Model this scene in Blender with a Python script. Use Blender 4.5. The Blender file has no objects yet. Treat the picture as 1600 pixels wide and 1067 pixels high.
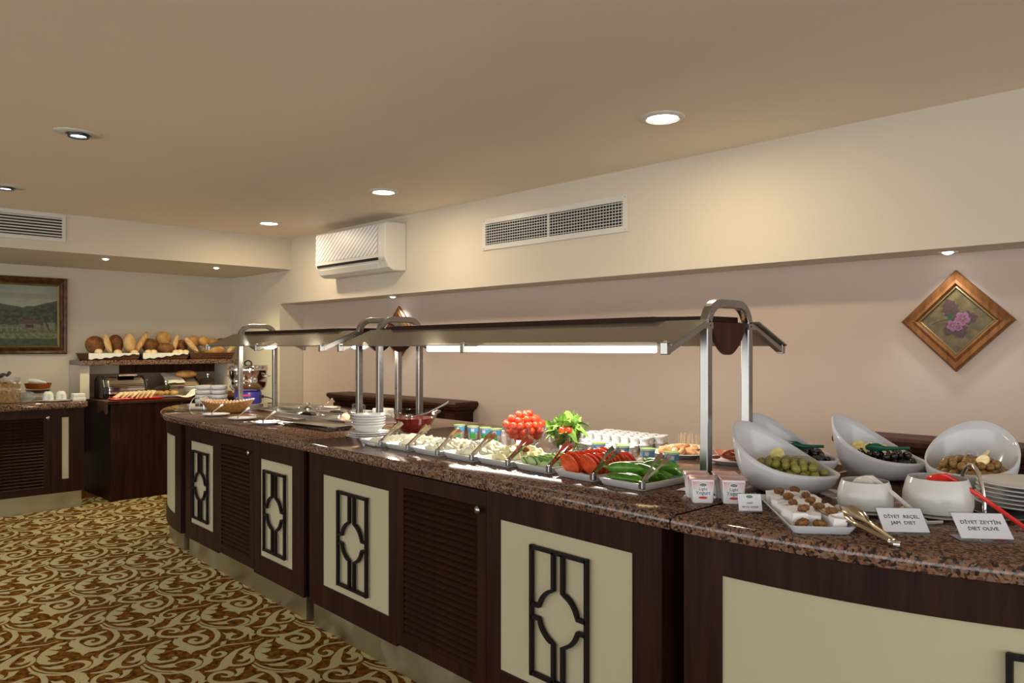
import bpy, math, random
from math import pi, sin, cos, radians as R
from mathutils import Vector, Matrix

scene = bpy.context.scene
C = scene.collection
random.seed(7)

# ---------------------------------------------------------------- camera
cam_d = bpy.data.cameras.new('camera'); cam = bpy.data.objects.new('camera', cam_d); C.objects.link(cam)
cam_d.sensor_width = 36.0; cam_d.lens = 1183.0 / 1600 * 36
cam_d.shift_y = 8.5 / 1600; cam_d.clip_start = 0.05
CAMH = 1.36
cam.location = (0, 0, CAMH); cam.rotation_euler = (pi / 2, 0, R(47.7384))
scene.camera = cam

# ---------------------------------------------------------------- world, exposure
world = bpy.data.worlds.new('daylight'); scene.world = world; world.use_nodes = True
bg = world.node_tree.nodes['Background']; bg.inputs[0].default_value = (0.97, 0.98, 1.0, 1); bg.inputs[1].default_value = 2.0
vs = scene.view_settings
vs.view_transform = 'Standard'; vs.look = 'None'; vs.exposure = 0.42; vs.gamma = 1.0; vs.use_curve_mapping = False

RA = R(2.3237)                      # the room stands a little askew to the buffet island
LAMP = (1.0, 0.80, 0.55)

def rw(x, y, z=0.0):
    return Vector((x * cos(RA) - y * sin(RA), x * sin(RA) + y * cos(RA), z))

# ---------------------------------------------------------------- mesh helper
class MB:
    def __init__(s): s.v = []; s.f = []
    def add(s, vs_, fs):
        o = len(s.v); s.v += [tuple(p) for p in vs_]; s.f += [tuple(i + o for i in f) for f in fs]; return s
    def box(s, x0, x1, y0, y1, z0, z1):
        return s.add([(x0,y0,z0),(x1,y0,z0),(x1,y1,z0),(x0,y1,z0),(x0,y0,z1),(x1,y0,z1),(x1,y1,z1),(x0,y1,z1)],
                     [(0,3,2,1),(4,5,6,7),(0,1,5,4),(1,2,6,5),(2,3,7,6),(3,0,4,7)])
    def obox(s, c, size, m):
        q = [Vector((sx*size[0]/2, sy*size[1]/2, sz*size[2]/2)) for sz in (-1,1) for sx,sy in ((-1,-1),(1,-1),(1,1),(-1,1))]
        return s.add([Vector(c) + m @ p for p in q], [(0,3,2,1),(4,5,6,7),(0,1,5,4),(1,2,6,5),(2,3,7,6),(3,0,4,7)])
    def prism(s, poly, z0, z1):
        n = len(poly)
        return s.add([(x,y,z0) for x,y in poly] + [(x,y,z1) for x,y in poly],
                     [tuple(range(n-1,-1,-1)), tuple(range(n,2*n))] + [(i,(i+1)%n,n+(i+1)%n,n+i) for i in range(n)])
    def grid(s, rows, closed=False, flip=False):
        n = len(rows[0]); fs = []
        for i in range(len(rows)-1):
            for j in range(n if closed else n-1):
                k = (j+1) % n; a,b,c,d = i*n+j, i*n+k, (i+1)*n+k, (i+1)*n+j
                fs.append((a,d,c,b) if flip else (a,b,c,d))
        return s.add([p for r in rows for p in r], fs)
    def lathe(s, prof, n=32, c=(0,0,0), sx=1, sy=1):
        rows = [[(c[0]+r*sx*cos(2*pi*j/n), c[1]+r*sy*sin(2*pi*j/n), c[2]+z) for j in range(n)] for r,z in prof]
        o = len(s.v); s.grid(rows, True)
        if prof[0][0] > 1e-5: s.f.append(tuple(o+j for j in range(n-1,-1,-1)))
        if prof[-1][0] > 1e-5: s.f.append(tuple(o+(len(prof)-1)*n+j for j in range(n)))
        return s
    def ell(s, c, r, seg=14, rings=8, m=None):
        rows = []
        for i in range(rings+1):
            a = -pi/2 + pi*i/rings; rr = max(cos(a), 1e-4)
            rows.append([Vector((r[0]*rr*cos(2*pi*j/seg), r[1]*rr*sin(2*pi*j/seg), r[2]*sin(a))) for j in range(seg)])
        if m is not None: rows = [[m @ p for p in q] for q in rows]
        return s.grid([[p + Vector(c) for p in q] for q in rows], True)
    def tube(s, pts, r, n=10, closed=False, square=False, ry=None, up=None):
        P = [Vector(p) for p in pts]; m = len(P); rr = r if isinstance(r, (list, tuple)) else [r]*m
        rows = []; N = None
        for i in range(m):
            if closed: t = P[(i+1)%m] - P[i-1]
            else: t = P[min(i+1,m-1)] - P[max(i-1,0)]
            t.normalize()
            if up is not None: N = (Vector(up) - t*t.dot(Vector(up)))
            elif N is None:
                a = Vector((0,0,1)) if abs(t.z) < .9 else Vector((1,0,0)); N = a - t*a.dot(t)
            else: N = N - t*N.dot(t)
            if N.length < 1e-6: N = Vector((1,0,0)).cross(t)
            N.normalize(); Bn = t.cross(N); row = []
            for j in range(n):
                if square:
                    cx_, cy_ = ((1,1),(-1,1),(-1,-1),(1,-1))[j % 4]; row.append(P[i] + N*rr[i]*cx_ + Bn*(ry or rr[i])*cy_)
                else:
                    a = 2*pi*j/n; row.append(P[i] + N*rr[i]*cos(a) + Bn*(rr[i] if ry is None else ry*rr[i]/max(rr))*sin(a))
            rows.append(row)
        if closed: rows.append(rows[0])
        o = len(s.v); s.grid(rows, True)
        k = len(rows[0])
        if not closed:
            s.f.append(tuple(o+j for j in range(k-1,-1,-1))); s.f.append(tuple(o+(m-1)*k+j for j in range(k)))
        return s
    def sqtube(s, pts, hx, hy, up=None, closed=False):
        return s.tube(pts, hx, 4, closed, True, hy, up)
    def mesh(s, name):
        me = bpy.data.meshes.new(name); me.from_pydata(s.v, [], s.f); me.validate(); me.update(); return me
    def build(s, name, mat, parent=None, loc=(0,0,0), rot=(0,0,0), smooth=False, bevel=0, seg=2, fix=True):
        me = s.mesh(name)
        if fix:
            import bmesh
            b = bmesh.new(); b.from_mesh(me); bmesh.ops.remove_doubles(b, verts=b.verts, dist=1e-6)
            bmesh.ops.recalc_face_normals(b, faces=b.faces); b.to_mesh(me); b.free()
        return put(name, me, mat, parent, loc, rot, smooth, bevel, seg)

def put(name, me, mat, parent=None, loc=(0,0,0), rot=(0,0,0), smooth=False, bevel=0, seg=2, scale=None):
    if mat and not me.materials: me.materials.append(MAT[mat])
    if smooth:
        me.polygons.foreach_set('use_smooth', [True]*len(me.polygons))
        if smooth != 'all': me.set_sharp_from_angle(angle=R(40))
    o = bpy.data.objects.new(name, me); C.objects.link(o)
    o.location = loc; o.rotation_euler = rot
    if scale: o.scale = scale
    if parent: o.parent = parent
    if bevel:
        b = o.modifiers.new('bevel', 'BEVEL'); b.width = bevel; b.segments = seg; b.limit_method = 'ANGLE'; b.angle_limit = R(40)
    return o

def tag(o, label=None, cat=None, group=None, kind=None):
    if label: o['label'] = label
    if cat: o['category'] = cat
    if group: o['group'] = group
    if kind: o['kind'] = kind
    return o
def thing(name, label, cat, loc=(0,0,0), rotz=0, group=None):
    o = bpy.data.objects.new(name, None); C.objects.link(o); o.empty_display_size = .05
    o.location = loc; o.rotation_euler = (0,0,rotz); return tag(o, label, cat, group)
def struct(o): o['kind'] = 'structure'; return o
def copy_tree(o, parent=None):
    c = o.copy(); C.objects.link(c)
    if parent: c.parent = parent
    for ch in list(o.children): copy_tree(ch, c)
    return c
def dup(o, loc, rotz=None, label=None, rot=None):
    c = copy_tree(o); c.location = loc
    if rotz is not None: c.rotation_euler = (0,0,rotz)
    if rot is not None: c.rotation_euler = rot
    if label: c['label'] = label
    return c
def text_mesh(s, size, align='CENTER', extrude=0.0003, font=None):
    cu = bpy.data.curves.new('lettering', 'FONT'); cu.body = s; cu.size = size; cu.align_x = align; cu.align_y = 'CENTER'; cu.extrude = extrude
    cu.resolution_u = 2
    o = bpy.data.objects.new('lettering', cu); me = bpy.data.meshes.new_from_object(o)
    bpy.data.objects.remove(o); me.materials.clear(); return me

# ---------------------------------------------------------------- materials
MAT = {}
def nm(name):
    m = bpy.data.materials.new(name); m.use_nodes = True; MAT[name] = m
    nt = m.node_tree; return m, nt, nt.nodes['Principled BSDF']
def node(nt, typ, **kw):
    n = nt.nodes.new(typ)
    for k, v in kw.items():
        if k.startswith('i_'):
            key = k[2:]; key = int(key) if key.isdigit() else key.replace('_', ' ')
            n.inputs[key].default_value = v
        else: setattr(n, k, v)
    return n
def ramp(nt, stops, interp='LINEAR'):
    n = nt.nodes.new('ShaderNodeValToRGB'); cr = n.color_ramp; cr.interpolation = interp
    while len(cr.elements) < len(stops): cr.elements.new(0.5)
    for e, (p, c) in zip(cr.elements, stops): e.position = p; e.color = (*c, 1)
    return n
def plain(name, col, rough=.5, metal=0, spec=.5, coat=0, noise=0, nscale=20, bump=0, trans=0, ior=1.45, sss=0, alpha=1):
    m, nt, p = nm(name)
    p.inputs['Base Color'].default_value = (*col, 1); p.inputs['Roughness'].default_value = rough; p.inputs['Metallic'].default_value = metal
    p.inputs['Specular IOR Level'].default_value = spec; p.inputs['Coat Weight'].default_value = coat
    p.inputs['Transmission Weight'].default_value = trans; p.inputs['IOR'].default_value = ior; p.inputs['Alpha'].default_value = alpha
    if sss: p.inputs['Subsurface Weight'].default_value = sss; p.inputs['Subsurface Radius'].default_value = (.01,.006,.004)
    if noise or bump:
        tc = node(nt, 'ShaderNodeTexCoord'); n = node(nt, 'ShaderNodeTexNoise', i_Scale=nscale, i_Detail=4.0)
        nt.links.new(tc.outputs['Object'], n.inputs['Vector'])
        if noise:
            r = ramp(nt, [(.3, tuple(c*(1-noise) for c in col)), (.7, tuple(min(1,c*(1+noise)) for c in col))])
            nt.links.new(n.outputs['Fac'], r.inputs['Fac']); nt.links.new(r.outputs['Color'], p.inputs['Base Color'])
        if bump:
            b = node(nt, 'ShaderNodeBump', i_Strength=bump, i_Distance=.01); nt.links.new(n.outputs['Fac'], b.inputs['Height']); nt.links.new(b.outputs['Normal'], p.inputs['Normal'])
    return m
def emis(name, col, st):
    m, nt, p = nm(name); p.inputs['Base Color'].default_value = (*col,1); p.inputs['Emission Color'].default_value = (*col,1); p.inputs['Emission Strength'].default_value = st
def wood(name, dark, light, scale=3.0, rough=.3, stretch=(1,1,14), coat=.3):
    m, nt, p = nm(name)
    tc = node(nt, 'ShaderNodeTexCoord'); mp = node(nt, 'ShaderNodeMapping'); mp.inputs['Scale'].default_value = tuple(14.0/s_ for s_ in stretch)
    n = node(nt, 'ShaderNodeTexNoise', i_Scale=scale, i_Detail=6.0, i_Roughness=.6)
    nt.links.new(tc.outputs['Object'], mp.inputs['Vector']); nt.links.new(mp.outputs['Vector'], n.inputs['Vector'])
    r = ramp(nt, [(.3, dark), (.72, light)]); nt.links.new(n.outputs['Fac'], r.inputs['Fac']); nt.links.new(r.outputs['Color'], p.inputs['Base Color'])
    p.inputs['Roughness'].default_value = rough; p.inputs['Specular IOR Level'].default_value = .14; p.inputs['Coat Weight'].default_value = coat; p.inputs['Coat Roughness'].default_value = .2
def granite(name):
    m, nt, p = nm(name)
    tc = node(nt, 'ShaderNodeTexCoord')
    v = node(nt, 'ShaderNodeTexVoronoi', i_Scale=150.0, i_Randomness=1.0); n = node(nt, 'ShaderNodeTexNoise', i_Scale=60.0, i_Detail=3.0)
    mx = node(nt, 'ShaderNodeMixRGB', blend_type='ADD'); mx.inputs[0].default_value = .012
    nt.links.new(tc.outputs['Object'], mx.inputs[1]); nt.links.new(n.outputs['Color'], mx.inputs[2]); nt.links.new(mx.outputs[0], v.inputs['Vector']); nt.links.new(tc.outputs['Object'], n.inputs['Vector'])
    sp = node(nt, 'ShaderNodeSeparateColor'); nt.links.new(v.outputs['Color'], sp.inputs[0])
    r = ramp(nt, [(0, (.012,.010,.009)), (.24, (.03,.02,.016)), (.30, (.085,.040,.023)), (.55, (.165,.078,.043)), (.78, (.25,.13,.08)), (.93, (.15,.12,.095))])
    nt.links.new(sp.outputs[0], r.inputs['Fac']); nt.links.new(r.outputs['Color'], p.inputs['Base Color'])
    p.inputs['Roughness'].default_value = .09; p.inputs['Specular IOR Level'].default_value = .6
def brushed(name, col, rough):
    m, nt, p = nm(name)
    tc = node(nt, 'ShaderNodeTexCoord'); n = node(nt, 'ShaderNodeTexNoise', i_Scale=6.0, i_Detail=3.0)
    nt.links.new(tc.outputs['Object'], n.inputs['Vector'])
    r = ramp(nt, [(.3, (rough*.75,)*3), (.7, (rough*1.3,)*3)]); nt.links.new(n.outputs['Fac'], r.inputs['Fac']); nt.links.new(r.outputs['Color'], p.inputs['Roughness'])
    p.inputs['Base Color'].default_value = (*col,1); p.inputs['Metallic'].default_value = 1
def glass(name, col, edge=.55, base=.05):
    # thin clear glass: a see-through body with reflection growing towards the grazing edge
    m, nt, p = nm(name); nt.nodes.remove(p)
    out = nt.nodes['Material Output']; lw = node(nt, 'ShaderNodeLayerWeight', i_Blend=.5); t = node(nt, 'ShaderNodeBsdfTransparent'); g = node(nt, 'ShaderNodeBsdfGlossy', i_Roughness=.02)
    pw = node(nt, 'ShaderNodeMath', operation='POWER'); pw.inputs[1].default_value = 3.5; ml = node(nt, 'ShaderNodeMath', operation='MULTIPLY_ADD'); ml.inputs[1].default_value = edge; ml.inputs[2].default_value = base
    t.inputs[0].default_value = (*col,1); g.inputs[0].default_value = (1,1,1,1); mx = node(nt, 'ShaderNodeMixShader')
    nt.links.new(lw.outputs['Facing'], pw.inputs[0]); nt.links.new(pw.outputs[0], ml.inputs[0]); nt.links.new(ml.outputs[0], mx.inputs[0])
    nt.links.new(t.outputs[0], mx.inputs[1]); nt.links.new(g.outputs[0], mx.inputs[2]); nt.links.new(mx.outputs[0], out.inputs[0])
def mottled(name, stops, scale=20, rough=.6, bump=.3, detail=5, spec=.3, dist=.01, sss=0):
    m, nt, p = nm(name); tc = node(nt, 'ShaderNodeTexCoord'); n = node(nt, 'ShaderNodeTexNoise', i_Scale=scale, i_Detail=float(detail), i_Roughness=.6)
    nt.links.new(tc.outputs['Object'], n.inputs['Vector']); r = ramp(nt, stops); nt.links.new(n.outputs['Fac'], r.inputs['Fac']); nt.links.new(r.outputs['Color'], p.inputs['Base Color'])
    p.inputs['Roughness'].default_value = rough; p.inputs['Specular IOR Level'].default_value = spec
    if sss: p.inputs['Subsurface Weight'].default_value = sss; p.inputs['Subsurface Radius'].default_value = (.012,.008,.005)
    if bump:
        b = node(nt, 'ShaderNodeBump', i_Strength=bump, i_Distance=dist); nt.links.new(n.outputs['Fac'], b.inputs['Height']); nt.links.new(b.outputs['Normal'], p.inputs['Normal'])

plain('wall_paint', (.64,.575,.455), .75, noise=.02, nscale=2)
plain('wall_recess_shaded', (.56,.45,.37), .7, noise=.02, nscale=2)  # same wall paint, pinker and darker: the recess shade is in the colour
plain('ceiling_paint', (.88,.77,.615), .65, noise=.02, nscale=1.5)
granite('granite')
wood('dark_wood', (.013,.0036,.0022), (.038,.0115,.0062), 3, .42, coat=0)
wood('brown_wood', (.030,.0095,.005), (.070,.023,.011), 3, .4, coat=0)
wood('frame_wood', (.12,.045,.014), (.24,.10,.03), 4, .35)
plain('cream_panel', (.46,.415,.275), .4, spec=.3)
plain('black_iron', (.010,.007,.006), .55, spec=.2)
plain('shadow_gap', (.008,.006,.005), .8)
brushed('plinth_steel', (.46,.41,.265), .42)
brushed('steel', (.36,.35,.33), .24)
brushed('bright_steel', (.80,.79,.77), .16)
plain('chrome', (.78,.77,.75), .06, metal=1)
plain('gold_steel', (.50,.43,.33), .16, metal=1)
plain('porcelain', (.64,.635,.61), .12, spec=.55)
plain('daylit_porcelain', (.62,.64,.67), .10, spec=.6)  # white porcelain with the bluish daylight put into its colour
plain('white_plastic', (.66,.64,.57), .35)
plain('grey_plastic', (.42,.42,.40), .4)
plain('black_plastic', (.012,.012,.013), .3)
plain('red_plastic', (.75,.03,.02), .2)
plain('dark_void', (.01,.01,.01), .9)
plain('white_cloth', (.68,.67,.63), .85, noise=.04, nscale=30, bump=.15)
plain('paper', (.70,.72,.77), .6)
plain('ink', (.02,.02,.025), .6)
glass('glass', (.93,.95,.94))
glass('acrylic', (.90,.92,.92))
emis('lamp_white', (1.0,.93,.80), 14)
emis('lamp_cool', (.93,.97,1.0), 9)
emis('tube_white', (1.0,.93,.82), 5)
# ---------------------------------------------------------------- the room (room axes are turned by RA)
ROT = (0, 0, RA)
ZC = 2.403; XL = -8.007; XB = -6.697; YF = 3.61; YB = 3.854; XR = -6.927; ZS = 1.785; ZLB = 2.105

def carpet_material():
    m, nt, p = nm('carpet_ground'); tc = node(nt, 'ShaderNodeTexCoord')
    n = node(nt, 'ShaderNodeTexNoise', i_Scale=38.0, i_Detail=3.0); n2 = node(nt, 'ShaderNodeTexNoise', i_Scale=260.0, i_Detail=2.0)
    for q in (n, n2): nt.links.new(tc.outputs['Object'], q.inputs['Vector'])
    r = ramp(nt, [(.36, (.058,.018,.0022)), (.5, (.130,.050,.006)), (.66, (.21,.09,.012))]); nt.links.new(n.outputs['Fac'], r.inputs['Fac'])
    nt.links.new(r.outputs['Color'], p.inputs['Base Color']); p.inputs['Roughness'].default_value = .85; p.inputs['Specular IOR Level'].default_value = .05
    b = node(nt, 'ShaderNodeBump', i_Strength=.4, i_Distance=.004); nt.links.new(n2.outputs['Fac'], b.inputs['Height']); nt.links.new(b.outputs['Normal'], p.inputs['Normal'])
    m, nt, p = nm('carpet_scroll'); tc = node(nt, 'ShaderNodeTexCoord'); n = node(nt, 'ShaderNodeTexNoise', i_Scale=220.0, i_Detail=2.0)
    nt.links.new(tc.outputs['Object'], n.inputs['Vector']); r = ramp(nt, [(.35, (.36,.305,.145)), (.65, (.47,.405,.21))]); nt.links.new(n.outputs['Fac'], r.inputs['Fac'])
    nt.links.new(r.outputs['Color'], p.inputs['Base Color']); p.inputs['Roughness'].default_value = .7; p.inputs['Specular IOR Level'].default_value = .15
carpet_material()

floor = struct(MB().box(-8.1, 4.5, -4.5, 3.95, -.06, 0).build('floor', 'carpet_ground', rot=ROT))

def carpet_pattern():
    # woven scroll motif: strokes as (image x, image y, half width in metres) read off the carpet and laid out flat on it
    f_, A_ = 1183.0, R(42.2616); s_, c_ = sin(A_), cos(A_)
    def flat(u, v):
        px, py = u * .1875, 920 + v * .1875; dx = (px - 800) / f_; t = -CAMH / ((542 - py) / f_)
        X, Y = (s_*dx - c_) * t, (c_*dx + s_) * t
        return Vector((X*cos(RA) + Y*sin(RA), -X*sin(RA) + Y*cos(RA), 0))
    strokes = [
        [(850,332,.006),(900,335,.012),(950,352,.016),(975,388,.018),(945,435,.018),(880,474,.018),(800,497,.020),(720,500,.024),(650,480,.030),(625,452,.024),(660,422,.018),(730,402,.02),(800,396,.02),(855,408,.02),(862,428,.02),(825,452,.02),(765,464,.022),(728,452,.02),(745,436,.018),(790,430,.012)],
        [(892,352,.008),(830,370,.02),(740,398,.022),(620,412,.018),(520,412,.017),(478,400,.015),(500,370,.014),(560,348,.015),(620,345,.018),(652,358,.018),(620,375,.014),(570,372,.006)],
        [(885,178,.005),(780,205,.014),(700,250,.028),(655,285,.034),(690,303,.014),(780,297,.013),(845,275,.013),(862,250,.013),(850,232,.008)],
        [(655,285,.034),(612,315,.03),(540,335,.016),(465,342,.005)],
        [(238,658,.006),(262,690,.009),(340,714,.010),(450,722,.011),(560,713,.011),(660,692,.012),(770,655,.014)],
        [(520,642,.006),(600,617,.012),(680,606,.017),(735,620,.018),(718,650,.014),(640,683,.010),(560,706,.007)],
        [(1350,425,.004),(1250,455,.008),(1130,470,.009),(1000,485,.010),(900,515,.011),(845,550,.013),(840,575,.014),(880,588,.013),(940,578,.015),(976,553,.016),(948,540,.013),(905,550,.007)],
        [(860,285,.007),(900,310,.008),(980,328,.009),(1080,332,.010),(1160,345,.013),(1212,375,.014),(1190,405,.014),(1120,432,.013),(1055,432,.016)],
    ]
    blobs = [
        [(600,428),(572,460),(578,482),(622,496),(540,526),(605,524),(662,535),(692,562),(710,545),(740,530),(830,515),(888,490),(860,480),(800,495),(720,505),(670,495),(650,470),(650,442)],
        [(700,325),(775,316),(745,345),(690,372),(655,374),(700,350)],
        [(890,188),(850,200),(800,225),(770,235),(800,245),(790,262),(730,275),(780,280),(830,264),(858,247),(850,225),(880,207)],
        [(570,443),(500,455),(420,490),(350,535),(310,580),(302,610),(330,632),(400,637),(470,627),(540,612),(577,590),(560,577),(520,588),(530,600),(480,612),(420,615),(390,605),(425,590),(400,570),(370,560),(420,560),(470,545),(490,525),(440,517),(400,510),(470,512),(515,500),(520,485),(480,480),(540,465)],
        [(770,558),(790,575),(830,585),(864,600),(850,620),(820,640),(780,657),(740,677),(698,692),(740,660),(775,625),(780,600),(753,580)],
        [(340,655),(420,655),(500,640),(562,632),(520,650),(542,666),(480,674),(400,674)],
        [(983,455),(1032,446),(1010,475),(958,487)],
        [(1015,378),(1060,385),(1100,376),(1137,395),(1100,400),(1080,415),(1060,432),(1028,430),(1040,405)],
        [(1080,330),(1180,325),(1250,330),(1292,365),(1280,385),(1302,390),(1250,410),(1242,437),(1225,430),(1235,395),(1220,365),(1160,340)],
    ]
    unit = MB()
    zk = 0.0
    for st in strokes:
        zk += .00006
        P = [flat(u, v) for u, v, w in st]; W = [w*.70 for *_, w in st]; Q = []; V = []
        for i in range(len(P)-1):                                   # Catmull-Rom between the read points
            p0, p1, p2, p3 = P[max(i-1,0)], P[i], P[i+1], P[min(i+2,len(P)-1)]
            for k in range(4):
                t = k/4; Q.append(.5*((2*p1) + (p2-p0)*t + (2*p0-5*p1+4*p2-p3)*t*t + (3*p1-p0-3*p2+p3)*t**3)); V.append(W[i]*(1-t) + W[i+1]*t)
        Q.append(P[-1]); V.append(W[-1]); L = []
        for i, q in enumerate(Q):
            d = Q[min(i+1,len(Q)-1)] - Q[max(i-1,0)]; d.normalize(); n = Vector((-d.y, d.x, 0)); L.append((q + n*V[i] + Vector((0,0,zk+i*2e-6)), q - n*V[i] + Vector((0,0,zk+i*2e-6))))
        unit.grid(L)
    for bl in blobs:
        zk += .00006; P = [flat(u, v) + Vector((0,0,zk)) for u, v in bl]; unit.add(P, [tuple(range(len(P)))])
    tris = MB()
    import bmesh
    b = bmesh.new(); me = unit.mesh('tmp'); b.from_mesh(me); bmesh.ops.triangulate(b, faces=[f for f in b.faces if len(f.verts) > 4]); b.to_mesh(me); b.free()
    uv = [v.co.copy() for v in me.vertices]; uf = [tuple(p.vertices) for p in me.polygons]; bpy.data.meshes.remove(me)
    a, bb = Vector((.652,-.030,0)), Vector((.317,.345,0)); ctr = flat(770, 440)
    for i in range(-24, 25):
        for j in range(-16, 17):
            o = a*i + bb*j; c = ctr + o
            if not (-7.7 < c.x < 1.5 and -2.6 < c.y < 3.3): continue
            tris.add([p + o for p in uv], uf)
    me = tris.mesh('carpet_pattern')
    import bmesh as bm_
    b = bm_.new(); b.from_mesh(me)
    for f in b.faces:
        if f.normal.z < 0: f.normal_flip()
    b.to_mesh(me); b.free()
    o = put('carpet_pattern', me, 'carpet_scroll', floor, (0,0,.0012)); o['kind'] = 'stuff'
    return o
carpet_pattern()

struct(MB().box(-8.1, 4.5, -4.5, 3.95, ZC, ZC+.08).build('ceiling', 'ceiling_paint', rot=ROT))
struct(MB().box(XL-.1, XL, -4.5, 3.95, 0, ZC).build('wall_left', 'wall_paint', rot=ROT))
struct(MB().box(XL, XB, -4.5, YF, ZLB, ZC).build('wall_left_bulkhead', 'wall_paint', rot=ROT))
struct(MB().box(XL, XR, YF, YB+.09, 0, ZS).build('wall_right_corner', 'wall_paint', rot=ROT))
struct(MB().box(XL, 4.5, YF, YB+.09, ZS, ZC).build('wall_right_bulkhead', 'wall_paint', rot=ROT))
struct(MB().box(XR, 4.5, YB, YB+.09, 0, ZS).build('wall_right', 'wall_recess_shaded', rot=ROT))

# ---------------------------------------------------------------- lamps
def light(name, typ, energy, col, loc, parent=None, size=.1, spot=None, blend=.6, rot=(0,0,0), size_y=None, soft=.03):
    d = bpy.data.lights.new(name, typ); d.energy = energy; d.color = col
    if typ == 'AREA':
        d.size = size
        if size_y: d.shape = 'RECTANGLE'; d.size_y = size_y
        else: d.shape = 'DISK'
    else: d.shadow_soft_size = soft
    if spot: d.spot_size = spot; d.spot_blend = blend
    o = bpy.data.objects.new(name, d); C.objects.link(o); o.location = loc; o.rotation_euler = rot
    if parent: o.parent = parent
    return o

def downlight(x, y, label, power):
    p = rw(x, y, ZC); t = thing('ceiling_downlight', label, 'ceiling light', p, RA, 'round recessed ceiling downlights')
    MB().lathe([(.068,.002),(.098,.002),(.100,-.004),(.094,-.010),(.076,-.012),(.068,-.006)], 40).build('trim_ring', 'white_plastic', t, smooth=True)
    MB().lathe([(.001,-.008),(.04,-.009),(.070,-.006),(.070,.001)], 36).build('lens', 'lamp_white', t, smooth=True)
    light('downlight_lamp', 'AREA', power, LAMP, (0,0,-.016), t, .13)
downlight(-1.968, 2.90, 'large bright recessed ceiling downlight in front of the long air grille', 7)
downlight(-4.219, 2.95, 'bright recessed ceiling downlight near the wall-mounted air conditioner', 7)
downlight(-5.96, 3.01, 'recessed ceiling downlight beside the dropped bulkhead corner', 7)

def gimbal(x, y, label):
    p = rw(x, y, ZC); t = thing('gimbal_spotlight', label, 'ceiling light', p, RA, 'oval gimbal ceiling spotlights')
    MB().lathe([(.05,.002),(.095,.002),(.097,-.003),(.09,-.007),(.052,-.008),(.05,-.004)], 40, sx=.78, sy=1.12).build('trim_plate', 'white_plastic', t, smooth=True)
    MB().lathe([(.034,-.004),(.036,-.020),(.046,-.022),(.05,-.006),(.05,.001)], 32).build('swivel_ring', 'black_plastic', t, smooth=True)
    MB().lathe([(.001,-.014),(.034,-.013),(.034,-.002)], 28).build('lens', 'lamp_cool', t, smooth=True)
    light('gimbal_lamp', 'SPOT', 30, (.96,.97,1.0), (0,0,-.03), t, spot=R(80), blend=.8)
gimbal(-4.11, 1.085, 'oval gimbal ceiling spotlight standing alone over the open carpet')
gimbal(-5.814, 1.11, 'oval gimbal ceiling spotlight close to the slatted bulkhead vent')

def minispot(x, y, z, label, power, cone, tilt, group, col):
    p = rw(x, y, z); t = thing('mini_spotlight', label, 'ceiling light', p, RA, group)
    MB().lathe([(.026,.001),(.042,.001),(.043,-.003),(.038,-.006),(.028,-.006)], 28).build('trim_ring', 'chrome', t, smooth=True)
    MB().lathe([(.001,-.016),(.014,-.013),(.024,-.006),(.027,.001)], 20).build('lens', 'lamp_cool' if col[2] > .9 else 'lamp_white', t, smooth=True)
    light('mini_lamp', 'SPOT', power, col, (0,0,-.022), t, spot=R(cone), blend=.9, rot=tilt, soft=.02)
minispot(-6.936, 2.036, ZLB, 'tiny spotlight in the bulkhead underside above the bread shelf end', 34, 130, (0,0,0), 'bulkhead mini spotlights', (1,.88,.55))
minispot(-6.992, 3.004, ZLB, 'tiny spotlight in the bulkhead underside above the soup kettle', 36, 130, (0,0,0), 'bulkhead mini spotlights', (1,.90,.50))
minispot(-1.035, 3.735, ZS, 'small spotlight in the recess soffit above the flower picture', 7, 85, (R(14),0,0), 'recess picture spotlights', (.90,.93,1.0))
minispot(-5.211, 3.735, ZS, 'small spotlight in the recess soffit above the half hidden picture', 7, 85, (R(14),0,0), 'recess picture spotlights', (.90,.93,1.0))

# ---------------------------------------------------------------- air grilles
def vent_long():
    t = thing('air_grille', 'long white air grille with two banks of fine vanes on bulkhead', 'vent', rw(-3.32, YF, 2.147), RA)
    w, h = .632, .108; m = MB()
    for a in ((-w, w, h-.034, h), (-w, w, -h, -h+.034), (-w, -w+.034, -h+.034, h-.034), (w-.034, w, -h+.034, h-.034)):
        m.box(a[0], a[1], -.012, 0, a[2], a[3])
    m.build('frame', 'white_plastic', t)
    MB().box(-.006, .006, -.011, -.001, -h+.034, h-.034).build('mullion', 'white_plastic', t)
    MB().box(-w+.03, w-.03, -.002, -.0005, -h+.03, h-.03).build('duct_opening', 'dark_void', t)
    me = MB().box(-w+.034, w-.034, -.0125, -.0085, -.0022, .0022).mesh('vane')
    for k in range(8): put('vane', me, 'white_plastic', t, (0, 0, -h+.034 + (k+.5)*(2*h-.068)/8), (R(0),0,0))
    me = MB().box(-.0018, .0018, -.008, -.003, -h+.034, h-.034).mesh('cross_bar')
    for k in range(52):
        x = -w+.034 + (k+.5)*(2*w-.068)/52
        put('cross_bar', me, 'grey_plastic', t, (x, 0, 0))
    me = MB().lathe([(.001,.0),(.005,.0005),(.0055,.002)], 10).mesh('screw')
    for sx in (-1, 1):
        for sz in (-1, 1): put('screw', me, 'grey_plastic', t, (sx*(w-.017), -.0135, sz*(h-.012)), (R(-90),0,0))
vent_long()
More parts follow.
